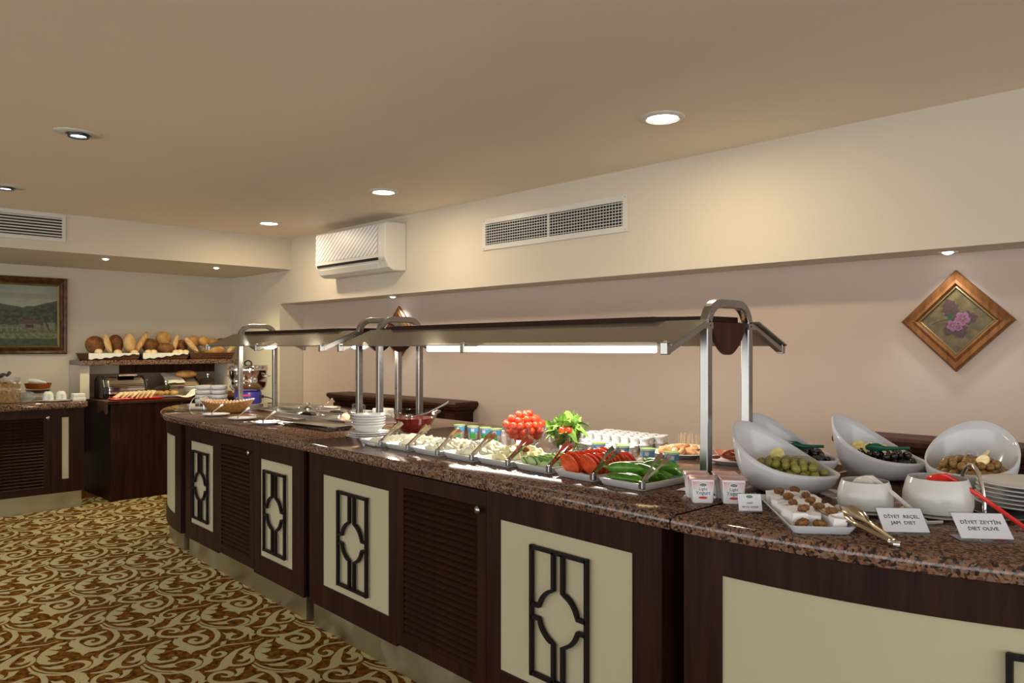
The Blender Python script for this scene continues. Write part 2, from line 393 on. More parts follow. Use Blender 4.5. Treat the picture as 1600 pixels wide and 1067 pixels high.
def vent_short():
    t = thing('slatted_vent', 'white vent with dark horizontal slots on the bulkhead above the painting', 'vent', rw(XB, 1.30, 2.288), RA + pi/2)
    w, h = .375, .108; m = MB()
    for a in ((-w, w, h-.03, h), (-w, w, -h, -h+.03), (-w, -w+.024, -h+.03, h-.03), (w-.024, w, -h+.03, h-.03)): m.box(a[0], a[1], -.012, 0, a[2], a[3])
    m.build('frame', 'white_plastic', t)
    MB().box(-w+.02, w-.02, -.002, -.0005, -h+.02, h-.02).build('duct_opening', 'dark_void', t)
    me = MB().box(-w+.024, w-.024, -.010, -.004, -.005, .005).mesh('slat')
    for k in range(7): put('slat', me, 'white_plastic', t, (0, 0, -h+.03 + (k+.5)*(2*h-.06)/7), (R(-25),0,0))
vent_short()

# ---------------------------------------------------------------- wall-mounted air conditioner
def aircon():
    t = thing('air_conditioner', 'white split air conditioner with finely striped front, mounted on the bulkhead', 'air conditioner', rw(-5.375, YF, 1.962), RA)
    w, h = .52, .375
    prof = [(0,0),(-.12,-.004),(-.165,.02),(-.195,.075),(-.205,.10),(-.20,.36),(-.185,.372),(0,h)]
    body = MB()
    for x0, x1 in ((-w, w),):
        rows = [[(x, y, z) for y, z in prof] for x in (x0, x1)]
        body.add(rows[0]+rows[1], [tuple(range(7,-1,-1)), tuple(range(8,16))] + [(i,(i+1)%8,8+(i+1)%8,8+i) for i in range(8)])
    body.build('casing', 'white_plastic', t, bevel=.008)
    m, nt, p = nm('striped_grille'); tc = node(nt, 'ShaderNodeTexCoord'); mp = node(nt, 'ShaderNodeMapping'); mp.inputs['Rotation'].default_value = (0, R(38), 0)
    wv = node(nt, 'ShaderNodeTexWave', i_Scale=9.0, i_Distortion=1.2, i_Detail=0.0); wv.bands_direction = 'Z'; wv.inputs['Detail Scale'].default_value = .25
    nt.links.new(tc.outputs['Object'], mp.inputs['Vector']); nt.links.new(mp.outputs[0], wv.inputs['Vector'])
    r = ramp(nt, [(.25, (.40,.40,.42)), (.7, (.80,.79,.76))]); nt.links.new(wv.outputs['Fac'], r.inputs['Fac']); nt.links.new(r.outputs['Color'], p.inputs['Base Color']); p.inputs['Roughness'].default_value = .4
    MB().add([(-w+.012,-.2075,.125),(w-.10,-.2075,.125),(w-.10,-.203,.355),(-w+.012,-.203,.355)], [(0,1,2,3)]).build('front_grille', 'striped_grille', t)
    MB().add([(-w+.03,-.2015,.078),(w-.09,-.2015,.078),(w-.09,-.2065,.098),(-w+.03,-.2065,.098)], [(0,1,2,3)]).build('air_slot', 'dark_void', t)
    MB().obox((-.035,-.178,.038), (2*w-.17,.006,.05), Matrix.Rotation(R(28),3,'X')).build('outlet_flap', 'white_plastic', t, bevel=.002)
    MB().box(w-.055, w-.02, -.2,-.196, .07,.10).build('latch', 'grey_plastic', t)
aircon()

# ---------------------------------------------------------------- pictures
from mathutils import noise as NZ
def attr_material(name, rough=.5, spec=.4, coat=0):
    m, nt, p = nm(name); a = node(nt, 'ShaderNodeAttribute', attribute_name='paint'); nt.links.new(a.outputs['Color'], p.inputs['Base Color'])
    p.inputs['Roughness'].default_value = rough; p.inputs['Specular IOR Level'].default_value = spec; p.inputs['Coat Weight'].default_value = coat
attr_material('oil_paint', .38, .45)
attr_material('printed', .35)
def painted_grid(nx, ny, w, h, fn, y=0.0):
    me = bpy.data.meshes.new('painted'); V = [((i/nx-.5)*w, y, (j/ny-.5)*h) for j in range(ny+1) for i in range(nx+1)]
    F = [(j*(nx+1)+i, j*(nx+1)+i+1, (j+1)*(nx+1)+i+1, (j+1)*(nx+1)+i) for j in range(ny) for i in range(nx)]
    me.from_pydata(V, [], F); ca = me.color_attributes.new('paint', 'FLOAT_COLOR', 'POINT')
    ca.data.foreach_set('color', [c for j in range(ny+1) for i in range(nx+1) for c in (*fn(i/nx, j/ny), 1)])
    return me
def lerp(a, b, t): t = max(0, min(1, t)); return tuple(x*(1-t) + y*t for x, y in zip(a, b))
def fb(x, y, s, o=4): return NZ.fractal(Vector((x*s, y*s, 3.1)), .9, 2.0, o)

def landscape(u, v):
    n = fb(u, v, 7); n2 = fb(u, v, 22); c = lerp((.30,.31,.22), (.20,.23,.18), (v-.70)*3 + n*.4)           # sky
    if v < .86 and v > .78: c = lerp(c, (.20,.19,.13), .5)
    hill = .70 + .06*sin(u*5+1.2) + .10*max(0, u-.62)*2 + .02*n
    if v < hill: c = lerp((.055,.075,.04), (.04,.06,.04), n2+.5)
    tree = .60 + .10*n + .04*sin(u*23) + (.06 if u > .72 else 0)
    if v < tree: c = lerp((.018,.03,.012), (.075,.085,.03), n2*1.1+.35)
    if v < .34 + .03*n: c = lerp((.05,.075,.02), (.12,.13,.05), n2+.5)                                       # meadow
    if v < .22 + .02*n and v > .13: c = lerp(c, (.19,.17,.09), .5+n2)
    if v < .12 + .02*n: c = lerp((.02,.04,.012), (.045,.065,.02), n2+.5)
    if .60 < u < .82 and .26 < v < .36: c = lerp((.17,.15,.10), (.10,.09,.06), n2+.4)                        # hut
    if .665 < u < .745 and .295 < v < .355: c = (.035,.022,.018)
    if .585 < u < .835 and .36 < v < .43 and abs(u-.71) < .125 - (v-.36)*.7: c = lerp((.10,.055,.03), (.065,.04,.025), n2+.5)
    if .85 < u < .97 and .27 < v < .39: c = (.15,.15,.10) if not (.875 < u < .905 and .31 < v < .36) else (.04,.05,.05)
    if abs(u-.885-.03*sin(v*9)) < .008 and .26 < v < .5: c = (.03,.022,.014)
    if abs(((u*18) % 1)-.5) < .10 and u < .62 and .24 < v < .33: c = (.16,.16,.12)                          # fence
    if u < .62 and abs(v-.30) < .008: c = (.15,.15,.11)
    if u < .20 and v < .52 and v > .30: c = lerp(c, (.03,.035,.015), .5)
    return tuple(min(1, q*1.15) for q in c)
def painting():
    y0, y1, z0, z1 = 1.10, 2.012, 1.294, 1.998; w, h = y1-y0, z1-z0
    t = thing('landscape_painting', 'oil painting of a farm hut under trees in carved dark frame', 'painting', rw(XL, (y0+y1)/2, (z0+z1)/2), RA + pi/2)
    wood('carved_frame', (.02,.007,.003), (.16,.07,.022), 9, .3, (6,6,6))
    plain('gilt', (.33,.23,.10), .35, metal=.7)
    for nme, mat, prof in (('frame', 'carved_frame', [(0,0),(0,-.03),(.012,-.045),(.03,-.038),(.045,-.05),(.06,-.03),(.062,0)]), ('gilt_slip', 'gilt', [(.06,0),(.06,-.03),(.068,-.034),(.078,-.02),(.08,0)])):
        rows = []
        for sx, sz in ((-1,-1),(1,-1),(1,1),(-1,1)): rows.append([(sx*(w/2-d), y, sz*(h/2-d)) for d, y in prof])
        rows.append(rows[0]); MB().grid(rows).build(nme, mat, t)
    me = MB().ell((0,0,0), (.0045,.004,.0045), 6, 4).mesh('bead'); bd = MB()
    for sz in (-1, 1):
        for k in range(64): bd.ell(((k/63-.5)*(w-.15), -.035, sz*(h/2-.069)), (.0045,.004,.0045), 6, 4)
    for sx in (-1, 1):
        for k in range(48): bd.ell((sx*(w/2-.069), -.035, (k/47-.5)*(h-.15)), (.0045,.004,.0045), 6, 4)
    bd.build('beading', 'gilt', t, fix=False)['kind'] = 'stuff'
    put('canvas', painted_grid(150, 112, w-.15, h-.15, landscape, -.012), 'oil_paint', t)
painting()

def flower(u, v):
    x, y = (u-.5)*.62, (v-.5)*.62; n = fb(u, v, 6); n2 = fb(u, v, 25); c = lerp((.13,.09,.025), (.24,.17,.06), n+.5)
    def leaf(cx, cy, ang, L, Wd):
        dx, dy = x-cx, y-cy; a = dx*cos(ang)+dy*sin(ang); b = -dx*sin(ang)+dy*cos(ang); return 0 < a < L and abs(b) < Wd*sin(pi*a/L)**.7*(1+.15*sin(a*90))
    X, Yy = x, y
    for ang, L, Wd in ((R(95),.27,.09),(R(200),.29,.10),(R(20),.27,.10),(R(-25),.24,.07)):
        if leaf(-.02, -.02, ang, L, Wd): c = lerp((.075,.03,.025), (.12,.055,.04), n2+.5)
    if abs(x + .02 - .6*(y+.06)**2*2) < .006 and -.30 < y < -.05: c = (.06,.035,.015)
    for cx, cy, r in ((-.03,.07,.095),(.06,-.045,.075),(.085,.02,.05)):
        a = math.atan2(y-cy, x-cx); d = math.hypot(x-cx, y-cy); pr = r*(.72+.28*abs(cos(2.5*a)))
        if d < pr: c = lerp((.16,.03,.075), (.42,.17,.27), d/pr + n2*.5)
        if d < r*.16: c = (.30,.24,.06)
    if math.hypot((x+.06)*.8, y+.075) < .035: c = (.02,.09,.03)
    return tuple(q*.48 for q in c)
def diamond(x, z, w, label, yoff=.0):
    t = thing('diamond_picture', label, 'picture', rw(x, YB, z), RA); t.rotation_euler = (0, 0, RA)
    h = w/2
    for nme, mat, prof in (('frame', 'frame_wood', [(0,0),(0,-.016),(.010,-.026),(.03,-.020),(.042,-.024),(.05,-.012),(.05,0)]), ('gilt_slip', 'gilt', [(.05,0),(.05,-.012),(.056,-.014),(.060,-.006)])):
        rows = []
        for sx, sz in ((0,-1),(1,0),(0,1),(-1,0)): rows.append([(sx*(h-d*1.414), y, sz*(h-d*1.414)) for d, y in prof])
        rows.append(rows[0]); MB().grid(rows).build(nme, mat, t)
    s = (w-.12*1.414)/1.414+.006
    put('print', painted_grid(90, 90, s, s, lambda u, v: flower(*(lambda a, b: (.5+(a-b)*.7071, .5+(a+b)*.7071))(u-.5, v-.5)), -.006), 'printed', t, (0,0,0), (0,R(45),0))
    return t
diamond(-1.031, 1.478, .462, 'diamond-hung wooden picture of pink flowers on a leaf, fully in view')
diamond(-5.272, 1.478, .462, 'diamond-hung wooden picture half hidden behind the steel guard posts')
# ---------------------------------------------------------------- sideboards along the recess wall
def sideboard(x0, x1, label):
    d0 = YB - .235; t = thing('sideboard', label, 'sideboard', rw((x0+x1)/2, YB, 0), RA); w = (x1-x0)/2
    MB().box(-w+.06, w-.06, d0-YB+.05, -.003, 0, .86).build('body', 'dark_wood', t)
    prof = [(.055,.86),(.05,.875),(.02,.89),(.012,.905),(.0,.915),(.0,.935),(.008,.945),(.02,.948)]   # moulded cornice
    rows = [[(-w+o, 0-.003, z), (-w+o, d0-YB+o, z), (w-o, d0-YB+o, z), (w-o, -.003, z)] for o, z in prof]
    m = MB().grid(rows); n = len(m.v); m.f.append((n-4, n-3, n-2, n-1)); m.build('cornice', 'brown_wood', t)
    for sx in (-1, 1):
        MB().box(sx*(w-.11)-.05, sx*(w-.11)+.05, d0-YB+.035, d0-YB+.051, 0, .86).build('pilaster', 'brown_wood', t, bevel=.003)
    k = max(1, int((2*w-.35)/.5)); pw = (2*w-.34)/k
    for i in range(k): MB().box(-w+.17+i*pw+.02, -w+.17+(i+1)*pw-.02, d0-YB+.04, d0-YB+.051, .12, .80).build('panel', 'brown_wood', t, bevel=.004)
sideboard(-6.07, -4.27, 'dark wooden sideboard with moulded top behind the steel bain-marie')
sideboard(-1.50, 1.5, 'long dark wooden sideboard with moulded top behind the olive bowls')

# ---------------------------------------------------------------- the buffet island: outline path (straight front, elliptical ends)
YC, BB, AA, XA, XC_ = 2.33, .62, 1.20, -5.15, -1.236
def ell_arc(xc, sgn, off, n=48, t0=-pi/2, t1=pi/2):
    return [(xc + sgn*(AA-off)*cos(t0+(t1-t0)*i/n), YC + (BB-off)*sin(t0+(t1-t0)*i/n)) for i in range(n+1)]

def slab(poly, name, label):
    # granite top with a rounded-over edge: outline in xy, rings stacked in z, inset by distance
    def inset(P, d):
        n = len(P); out = []
        for i in range(n):
            a, b, c = Vector(P[i-1]), Vector(P[i]), Vector(P[(i+1)%n]); e1 = (b-a).normalized(); e2 = (c-b).normalized()
            n1 = Vector((-e1.y, e1.x)); n2 = Vector((-e2.y, e2.x)); q = (n1+n2); q = q/ max(q.dot(n1), .3); out.append(tuple(b + q*d))
        return out
    rings = [(.012,.855),(.003,.860),(0,.872),(0,.884),(.003,.893),(.012,.900)]
    rows = [[(x,y,z) for x,y in inset(poly, d)] for d, z in rings]
    m = MB().grid(rows, True); n = len(poly); k = len(rings)
    m.f.append(tuple(range(n-1,-1,-1))); m.f.append(tuple((k-1)*n+i for i in range(n)))
    o = m.build(name, 'granite', smooth=True); return tag(o, label, 'countertop', 'granite slabs of the island')
YB0, YB1 = YC-BB, YC+BB
seamA, seamB = -3.462, -1.240
left = [(seamA-.0015, YB0)] + [(seamA-.0015, YB1)] + ell_arc(XA, -1, 0)[::-1]
slab(left, 'granite_countertop', 'red-brown granite slab carrying the steel bain-marie wells')
slab([(seamA+.0015, YB0), (seamB-.002, YB0), (seamB-.002, YB1), (seamA+.0015, YB1)], 'granite_countertop', 'middle red-brown granite slab carrying the salad and cheese trays')
slab([(seamB+.002, YB1), (seamB+.002, YB0)] + ell_arc(XC_, 1, 0), 'granite_countertop', 'rounded red-brown granite slab carrying the white olive bowls')

# path mapping: s along the front, d outward from the cabinet face, z up
class Path:
    def __init__(s, pts):
        s.p = [Vector(p) for p in pts]; s.l = [0]
        for a, b in zip(s.p, s.p[1:]): s.l.append(s.l[-1] + (b-a).length)
    def at(s, t, d, z):
        t = max(0, min(t, s.l[-1]-1e-6)); i = max(0, next(k for k in range(len(s.l)) if s.l[k] > t)-1)
        a, b = s.p[i], s.p[i+1]; e = (b-a).normalized(); q = a + e*(t-s.l[i])
        def nrm(k):
            k0, k1 = max(k-1,0), min(k+1,len(s.p)-1); g = (s.p[k1]-s.p[k0]).normalized(); return Vector((g.y,-g.x))
        w = (t-s.l[i])/max((b-a).length,1e-6); n = (nrm(i)*(1-w)+nrm(i+1)*w).normalized()
        return (q.x + n.x*d, q.y + n.y*d, z)
    def box(s, m, s0, s1, z0, z1, d0, d1, seg=1):
        rows = []
        for i in range(seg+1):
            t = s0 + (s1-s0)*i/seg; rows.append([s.at(t,d1,z0), s.at(t,d1,z1), s.at(t,d0,z1), s.at(t,d0,z0)])
        m.grid(rows, True); n = len(m.v); m.f.append((n-4,n-3,n-2,n-1)); b = n-4*(seg+1); m.f.append((b+3,b+2,b+1,b)); return m

def lattice(path, sc, parent, z0=.268, z1=.703, hw=.13):
    # wrought-iron ornament: outer rectangle and four corner pieces bent round an open circle
    m = MB(); q = .0075; D = .012; zc = (z0+z1)/2; g = .021; rr = .088
    def bar(pts): m.sqtube([path.at(sc+u, D, z) for u, z in pts], q*.8, q*.95, up=None)
    a = hw - q
    for su in (-1, 1): bar([(su*a, z0), (su*a, z1)])
    for zz in (z0+q, z1-q): bar([(-a, zz), (0, zz), (a, zz)])
    for su in (-1, 1):
        for sz in (-1, 1):
            th0 = math.asin(g/rr); pts = [(su*g, zc+sz*((z1-z0)/2-q))]
            for k in range(9):
                th = pi/2 - th0 - (pi/2-2*th0)*k/8; pts.append((su*rr*cos(th), zc + sz*rr*sin(th)))
            pts.append((su*a, zc+sz*g)); bar(pts)
    m.build('iron_lattice', 'black_iron', parent)

def louver_door(path, s0, s1, parent, knob_right=True, mirror=False, n=24, zlo=.135, zhi=.842, l0=.18, l1=.785, st=.05):
    m = MB(); dz = .004
    path.box(m, s0, s0+st, zlo, zhi, -.012, dz); path.box(m, s1-st, s1, zlo, zhi, -.012, dz)
    path.box(m, s0+st, s1-st, zlo, l0, -.012, dz); path.box(m, s0+st, s1-st, l1, zhi, -.012, dz)
    d = m.build('door', 'dark_wood', parent)
    b = MB(); path.box(b, s0+st, s1-st, l0, l1, -.0195, -.0175); b.build('backing', 'shadow_gap', d)
    L = s1-s0-2*st; p0 = Vector(path.at((s0+s1)/2, -.006, 0)); e = Vector(path.at(s1, -.004, 0)) - Vector(path.at(s0, -.004, 0)); ang = math.atan2(e.y, e.x)
    me = MB().obox((0,0,0), (L,.006,.031), Matrix.Rotation(R(-46),3,'X')).mesh('slat')
    for k in range(n): put('slat', me, 'dark_wood', d, (p0.x, p0.y, l0 + (k+.5)*(l1-l0)/n), (0,0,ang))
    kb = Vector(path.at(s1-.026 if knob_right else s0+.026, dz, .775)); nv = Vector(path.at(s1-.026, dz+1, .775)) - Vector(path.at(s1-.026, dz, .775))
    MB().lathe([(.005,0),(.005,.010),(.013,.016),(.015,.022),(.010,.027),(.001,.028)], 18).build('knob', 'steel', d, kb, (R(90),0,math.atan2(nv.y,nv.x)+pi/2), smooth=True)
    return d

FY = 1.757     # cabinet face
def straight(x0, x1): return Path([(x0, FY), (x1, FY)])
pa = straight(-5.11, -3.46); pb = straight(-3.40, -1.30)
def rect(x0, x1, y0, y1): return [(x0,y0),(x1,y0),(x1,y1),(x0,y1)]
def front_cab(path, x0, x1, panels, door, label):
    off = lambda x: x - x0; L = x1-x0
    t = thing('buffet_cabinet', label, 'cabinet', (0,0,0), 0, 'straight cabinets under the island')
    MB().prism(rect(x0+.002, x1-.002, FY+.021, 2.90), .118, .854).build('carcass', 'dark_wood', t)
    MB().prism(rect(x0+.005, x1-.012, FY+.018, 2.88), 0, .1175).build('plinth', 'plinth_steel', t)
    edges = sorted([(off(a), off(b), 'p') for a, b in panels] + [(off(door[0]), off(door[1]), 'd')]); prev = 0
    def member(nme, *q): m = MB(); path.box(m, *q, -.012, .004); m.build(nme, 'dark_wood', t, bevel=.0015)
    for a, b, k in edges:
        member('stile', prev, a, .120, .8535)
        if k == 'p': member('top_rail', a, b, .755, .8535); member('bottom_rail', a, b, .120, .228)
        prev = b
    member('stile', prev, L, .120, .8535)
    for a, b in panels:
        pm = MB(); path.box(pm, off(a), off(b), .228, .755, -.0115, -.003); pm.build('cream_panel', 'cream_panel', t)
        lattice(path, off((a+b)/2), t)
    louver_door(path, off(door[0])+.002, off(door[1])-.002, t)
    return t
front_cab(pa, -5.11, -3.46, [(-5.02,-4.64), (-3.965,-3.585)], (-4.56,-4.045), 'dark wood cabinet with two narrow cream panels and a louvred door under the bain-marie')
front_cab(pb, -3.40, -1.30, [(-3.27,-2.70), (-1.995,-1.406)], (-2.64,-2.065), 'dark wood cabinet with two wide cream panels and a louvred door under the cheese trays')

def end_cab(sgn, xc, xj, label, bays):
    inn = .047
    arc = ell_arc(xc, sgn, inn)
    pts = [(xj, YC-BB+inn)] + [p for p in arc if (p[0]-xj)*sgn > .004]
    pts = [(xj, YC-BB+inn)] + [p for p in arc[1:-1]] + [(xj, YC+BB-inn)]
    if sgn < 0: pts = pts[::-1]
    P = Path(pts); t = thing('rounded_end_cabinet', label, 'cabinet', (0,0,0), 0, 'rounded end cabinets of the island')
    def off(o): 
        q = [(xj, YC-BB+inn+o)] + [p for p in ell_arc(xc, sgn, inn+o)[1:-1]] + [(xj, YC+BB-inn-o)]; return q if sgn > 0 else q[::-1]
    MB().prism(off(.012), .118, .854).build('carcass', 'dark_wood', t, smooth=True)
    MB().prism(off(.018), 0, .1175).build('plinth', 'plinth_steel', t, smooth=True)
    L = P.l[-1]; prev = 0
    if sgn < 0: bays = [(L-b, L-a, c) for a, b, c in bays][::-1]
    def member(nme, a, b, z0, z1, seg): m = MB(); P.box(m, a, b, z0, z1, -.012, .004, seg); m.build(nme, 'dark_wood', t, smooth=True)
    for a, b, c in bays:
        member('stile', prev, a, .120, .8535, 6); member('top_rail', a, b, .755, .8535, 24); member('bottom_rail', a, b, .120, .228, 24); prev = b
    member('stile', prev, L, .120, .8535, 6)
    for a, b, c in bays:
        pm = MB(); P.box(pm, a, b, .228, .755, -.0115, -.003, 30); pm.build('cream_panel', 'cream_panel', t, smooth=True)
        if c is not None: lattice(P, c if sgn > 0 else L-c, t)
    return P
end_cab(1, XC_, -1.225, 'rounded dark wood end cabinet with long curved cream panel under the olive bowls', [(.115, 1.63, .876), (1.75, 2.7, None)])
end_cab(-1, XA, -5.20, 'rounded dark wood end cabinet with curved cream panel facing the bread table', [(.135, 1.35, None), (1.5, 2.6, None)])

# ---------------------------------------------------------------- sneeze guards
def smoked():
    m, nt, p = nm('smoked_glass'); out = nt.nodes['Material Output']
    p.inputs['Base Color'].default_value = (.20,.175,.13,1); p.inputs['Roughness'].default_value = .10; p.inputs['Specular IOR Level'].default_value = .9
    t = node(nt, 'ShaderNodeBsdfTransparent'); t.inputs[0].default_value = (.62,.58,.50,1); mx = node(nt, 'ShaderNodeMixShader'); mx.inputs[0].default_value = .72
    nt.links.new(t.outputs[0], mx.inputs[1]); nt.links.new(p.outputs[0], mx.inputs[2]); nt.links.new(mx.outputs[0], out.inputs[0])
smoked()
def guard(x0, x1, label, lamps):
    t = thing('sneeze_guard', label, 'sneeze guard', ((x0+x1)/2, 2.34, .90), 0, 'steel framed sneeze guards'); w = (x1-x0)/2
    yf, yr = -.13, .13; h = .61; rc = .075
    for sx in (-1, 1):
        x = sx*w; pts = [(x, yf, 0), (x, yf, .3), (x, yf, h-rc)]
        for k in range(1, 9): a = pi - pi/2*k/8; pts.append((x, yf+rc+rc*cos(a), h-rc+rc*sin(a)))
        for k in range(0, 9): a = pi/2 - pi/2*k/8; pts.append((x, yr-rc+rc*cos(a), h-rc+rc*sin(a)))
        pts += [(x, yr, .3), (x, yr, 0)]
        fr = MB().tube(pts, .0155, 4, square=True, ry=.0155, up=(1,0,0)).build('hoop_frame', 'steel', t, bevel=.003)
        for y in (yf, yr): MB().lathe([(.021,0),(.021,.004),(.018,.006)], 20, (x,y,0)).build('foot_plate', 'steel', fr)
        me = MB().lathe([(.0001,.0022),(.003,.002),(.0035,0)], 10).mesh('rivet')
        for y in (yf, yr):
            for dz in (0, -.012): put('rivet', me, 'black_iron', fr, (x+.0155, y, .545+dz), (0,R(90),0))
        # shield-shaped wooden end plate under the board
        poly = []
        for k in range(25):
            a = k/24; yy = -.112 + .224*a; q = abs(2*a-1); poly.append((yy, .432 + .10*q**1.9))
        poly = [(-.112,.545)] + poly + [(.112,.545)]
        n = len(poly); m = MB().add([(x-.009,y,z) for y,z in poly] + [(x+.009,y,z) for y,z in poly], [tuple(range(n)), tuple(range(2*n-1,n-1,-1))] + [(i,(i+1)%n,n+(i+1)%n,n+i) for i in range(n)])
        m.build('end_plate', 'brown_wood', t)
    e = .12; c = .05
    def edge(s): return [(-w+.02, s*.105), (-w+.06+c, s*.108), (-w+.06+e, s*.175), (w-.06-e, s*.175), (w-.06-c, s*.108), (w-.02, s*.105)]
    f_ = edge(-1); b_ = edge(1)[::-1]
    MB().prism(f_ + b_, .545, .567).build('top_board', 'dark_wood', t, bevel=.003)
    for s in (-1, 1):                                                  # slanted panes on three arms each
        y0, y1, z0, z1 = s*.165, s*.365, .545, .463
        MB().add([(-w-.03,y0,z0),(w+.03,y0,z0),(w+.03,y1,z1),(-w-.03,y1,z1),(-w-.03,y0,z0+.006),(w+.03,y0,z0+.006),(w+.03,y1,z1+.006),(-w-.03,y1,z1+.006)],
                 [(0,3,2,1),(4,5,6,7),(0,1,5,4),(1,2,6,5),(2,3,7,6),(3,0,4,7)]).build('glass_pane', 'smoked_glass', t)
        for x in (-w-.005, 0, w+.005):
            arm = MB().sqtube([(x, s*.112, .532), (x, s*.17, .532), (x, y1-s*.006, z1-.014)], .012, .011, up=(1,0,0)).build('arm', 'steel', t)
            MB().box(x-.013, x+.013, min(y1-s*.012,y1+s*.012), max(y1-s*.012,y1+s*.012), z1-.028, z1+.012).build('pane_clip', 'steel', arm, bevel=.003)
            MB().lathe([(.0001,.006),(.006,.005),(.007,0)], 12).build('clip_screw', 'chrome', arm, (x, y1, z1+.012), smooth=True)
    if lamps == 'tube':
        a, b = -.70, .68
        MB().box(a-.02, b+.02, -.062, .062, .478, .545).build('lamp_housing', 'white_plastic', t, bevel=.004)
        MB().box(a, b, -.052, .052, .437, .479).build('tube_diffuser', 'tube_white', t, bevel=.006)
        light('tube_lamp', 'AREA', 9.5, (1.0,.93,.83), (0,0,.434), t, b-a, size_y=.10)
    else:
        for x in (-.62, .60):
            MB().lathe([(.03,.05),(.034,.02),(.062,.0),(.064,-.006),(.06,-.006),(.032,.016)], 28, (x,0,.495)).build('heat_lamp_shade', 'chrome', t, smooth=True)
            MB().lathe([(.02,.02),(.052,-.01),(.05,-.030),(.03,-.042),(.0001,-.046)], 28, (x,0,.49)).build('heat_lamp_bulb', 'lamp_white', t, smooth=True)
            light('heat_lamp', 'AREA', 5, (1.0,.86,.66), (x,0,.44), t, .10)
guard(-5.33, -3.70, 'shorter steel hooped sneeze guard with heat lamps over the bain-marie', 'heat')
guard(-3.49, -1.455, 'long steel hooped sneeze guard with a lit tube over the cheese and salad', 'tube')
# ---------------------------------------------------------------- food and tableware materials
ZT = .900
plain('jelly', (.26,.010,.010), .12, trans=.2, ior=1.35, noise=.5, nscale=40)
plain('cherry_tomato', (.68,.055,.015), .12, spec=.6, noise=.25, nscale=25)
plain('tomato_flesh', (.72,.10,.028), .25, noise=.35, nscale=60, bump=.1)
plain('tomato_skin', (.55,.03,.012), .15, spec=.6)
plain('pepper', (.085,.24,.018), .16, spec=.6, noise=.45, nscale=30)
plain('pepper_stem', (.16,.26,.05), .5)
plain('cucumber_flesh', (.52,.62,.30), .35, noise=.15, nscale=60)
plain('cucumber_skin', (.08,.22,.03), .35)
mottled('salad_leaf', [(.3,(.09,.24,.02)), (.7,(.33,.52,.10))], 40, .4, .3)
mottled('feta', [(.35,(.74,.73,.68)), (.7,(.82,.81,.77))], 60, .55, .25, dist=.003, sss=.1)
mottled('white_cheese', [(.35,(.62,.60,.44)), (.7,(.72,.70,.55))], 50, .5, .25, dist=.003, sss=.1)
mottled('yellow_cheese', [(.35,(.64,.58,.30)), (.7,(.72,.66,.39))], 30, .4, .12, dist=.003, sss=.1)
mottled('date', [(.3,(.10,.02,.008)), (.7,(.25,.06,.02))], 60, .3, .4, dist=.003)
mottled('walnut', [(.3,(.10,.035,.010)), (.7,(.36,.17,.055))], 130, .6, 1.0, dist=.006)
mottled('green_olive', [(.3,(.20,.19,.03)), (.7,(.36,.32,.07))], 40, .14, .05, spec=.6)
mottled('black_olive', [(.3,(.010,.007,.008)), (.7,(.035,.02,.022))], 60, .2, .3, spec=.6, dist=.003)
mottled('brown_olive', [(.3,(.20,.09,.02)), (.7,(.36,.22,.06))], 30, .18, .05, spec=.6)
plain('lemon', (.74,.64,.26), .3, noise=.2, nscale=60)
plain('green_ribbon', (.005,.09,.05), .25)
plain('jam', (.07,.012,.01), .15)
plain('crab_stick', (.75,.36,.16), .45, noise=.4, nscale=60)
plain('pastry_cream', (.78,.64,.42), .5, noise=.25, nscale=50)
plain('ham', (.66,.24,.16), .4, noise=.2, nscale=50)
plain('salami', (.22,.05,.025), .4, noise=.4, nscale=70)
plain('foil_green', (.30,.55,.14), .3, metal=.3)
plain('foil_white', (.80,.82,.82), .25, metal=.2)
plain('foil_blue', (.25,.48,.62), .3, metal=.3)
plain('cup_blue', (.10,.36,.62), .35)
plain('cup_green', (.05,.42,.08), .35)
plain('cup_white', (.82,.82,.80), .3)
plain('foil_pink', (.62,.38,.35), .3, metal=.3)
plain('egg_shell', (.72,.45,.30), .45)
plain('wicker_gold', (.36,.17,.05), .35, noise=.4, nscale=60, bump=.5)
plain('logo_green', (.01,.12,.06), .4)
plain('logo_red', (.60,.05,.05), .4)
plain('text_blue', (.05,.08,.16), .4)

def on(o, z=ZT): return o
def jit(a): return random.uniform(-a, a)
def nth(k, n): return 'topmost' if k == n-1 else 'bottom' if k == 0 else ['', 'second', 'third', 'fourth', 'fifth', 'sixth', 'seventh'][k] + ' from the bottom'

# ---------------------------------------------------------------- white scoop bowls with olives
def scoop_mesh(a=.148, b=.132, hi=.212, lo=.070, th=.006):
    m = MB(); n = 48; k = 12
    def surf(d):
        rows = []
        for i in range(k+1):
            t = i/k; row = []
            for j in range(n):
                ph = 2*pi*j/n; c = -cos(ph); zr = lo + (hi-lo)*(.5+.5*c)**2.1
                rad = (.36 + .64*sin(t*pi/2)**.85) if t > 0 else .36
                x = (a-d)*rad*cos(ph) * (1 + .04*max(0,c)*t*t + .13*max(0,-c)**5*t*t); y = (b-d)*rad*sin(ph)*(1 + .10*max(0,c)*t - .10*max(0,-c)*t)
                row.append((x, y, d + (zr-d)*(1-cos(t*pi/2))**1.15))
            rows.append(row)
        return rows
    o_, i_ = surf(0), surf(th)
    rows = o_ + i_[::-1]; m.grid(rows, True); L = len(rows)*n
    m.f.append(tuple(range(n-1,-1,-1))); m.f.append(tuple(L-n+j for j in range(n)))
    return m
scoop = None
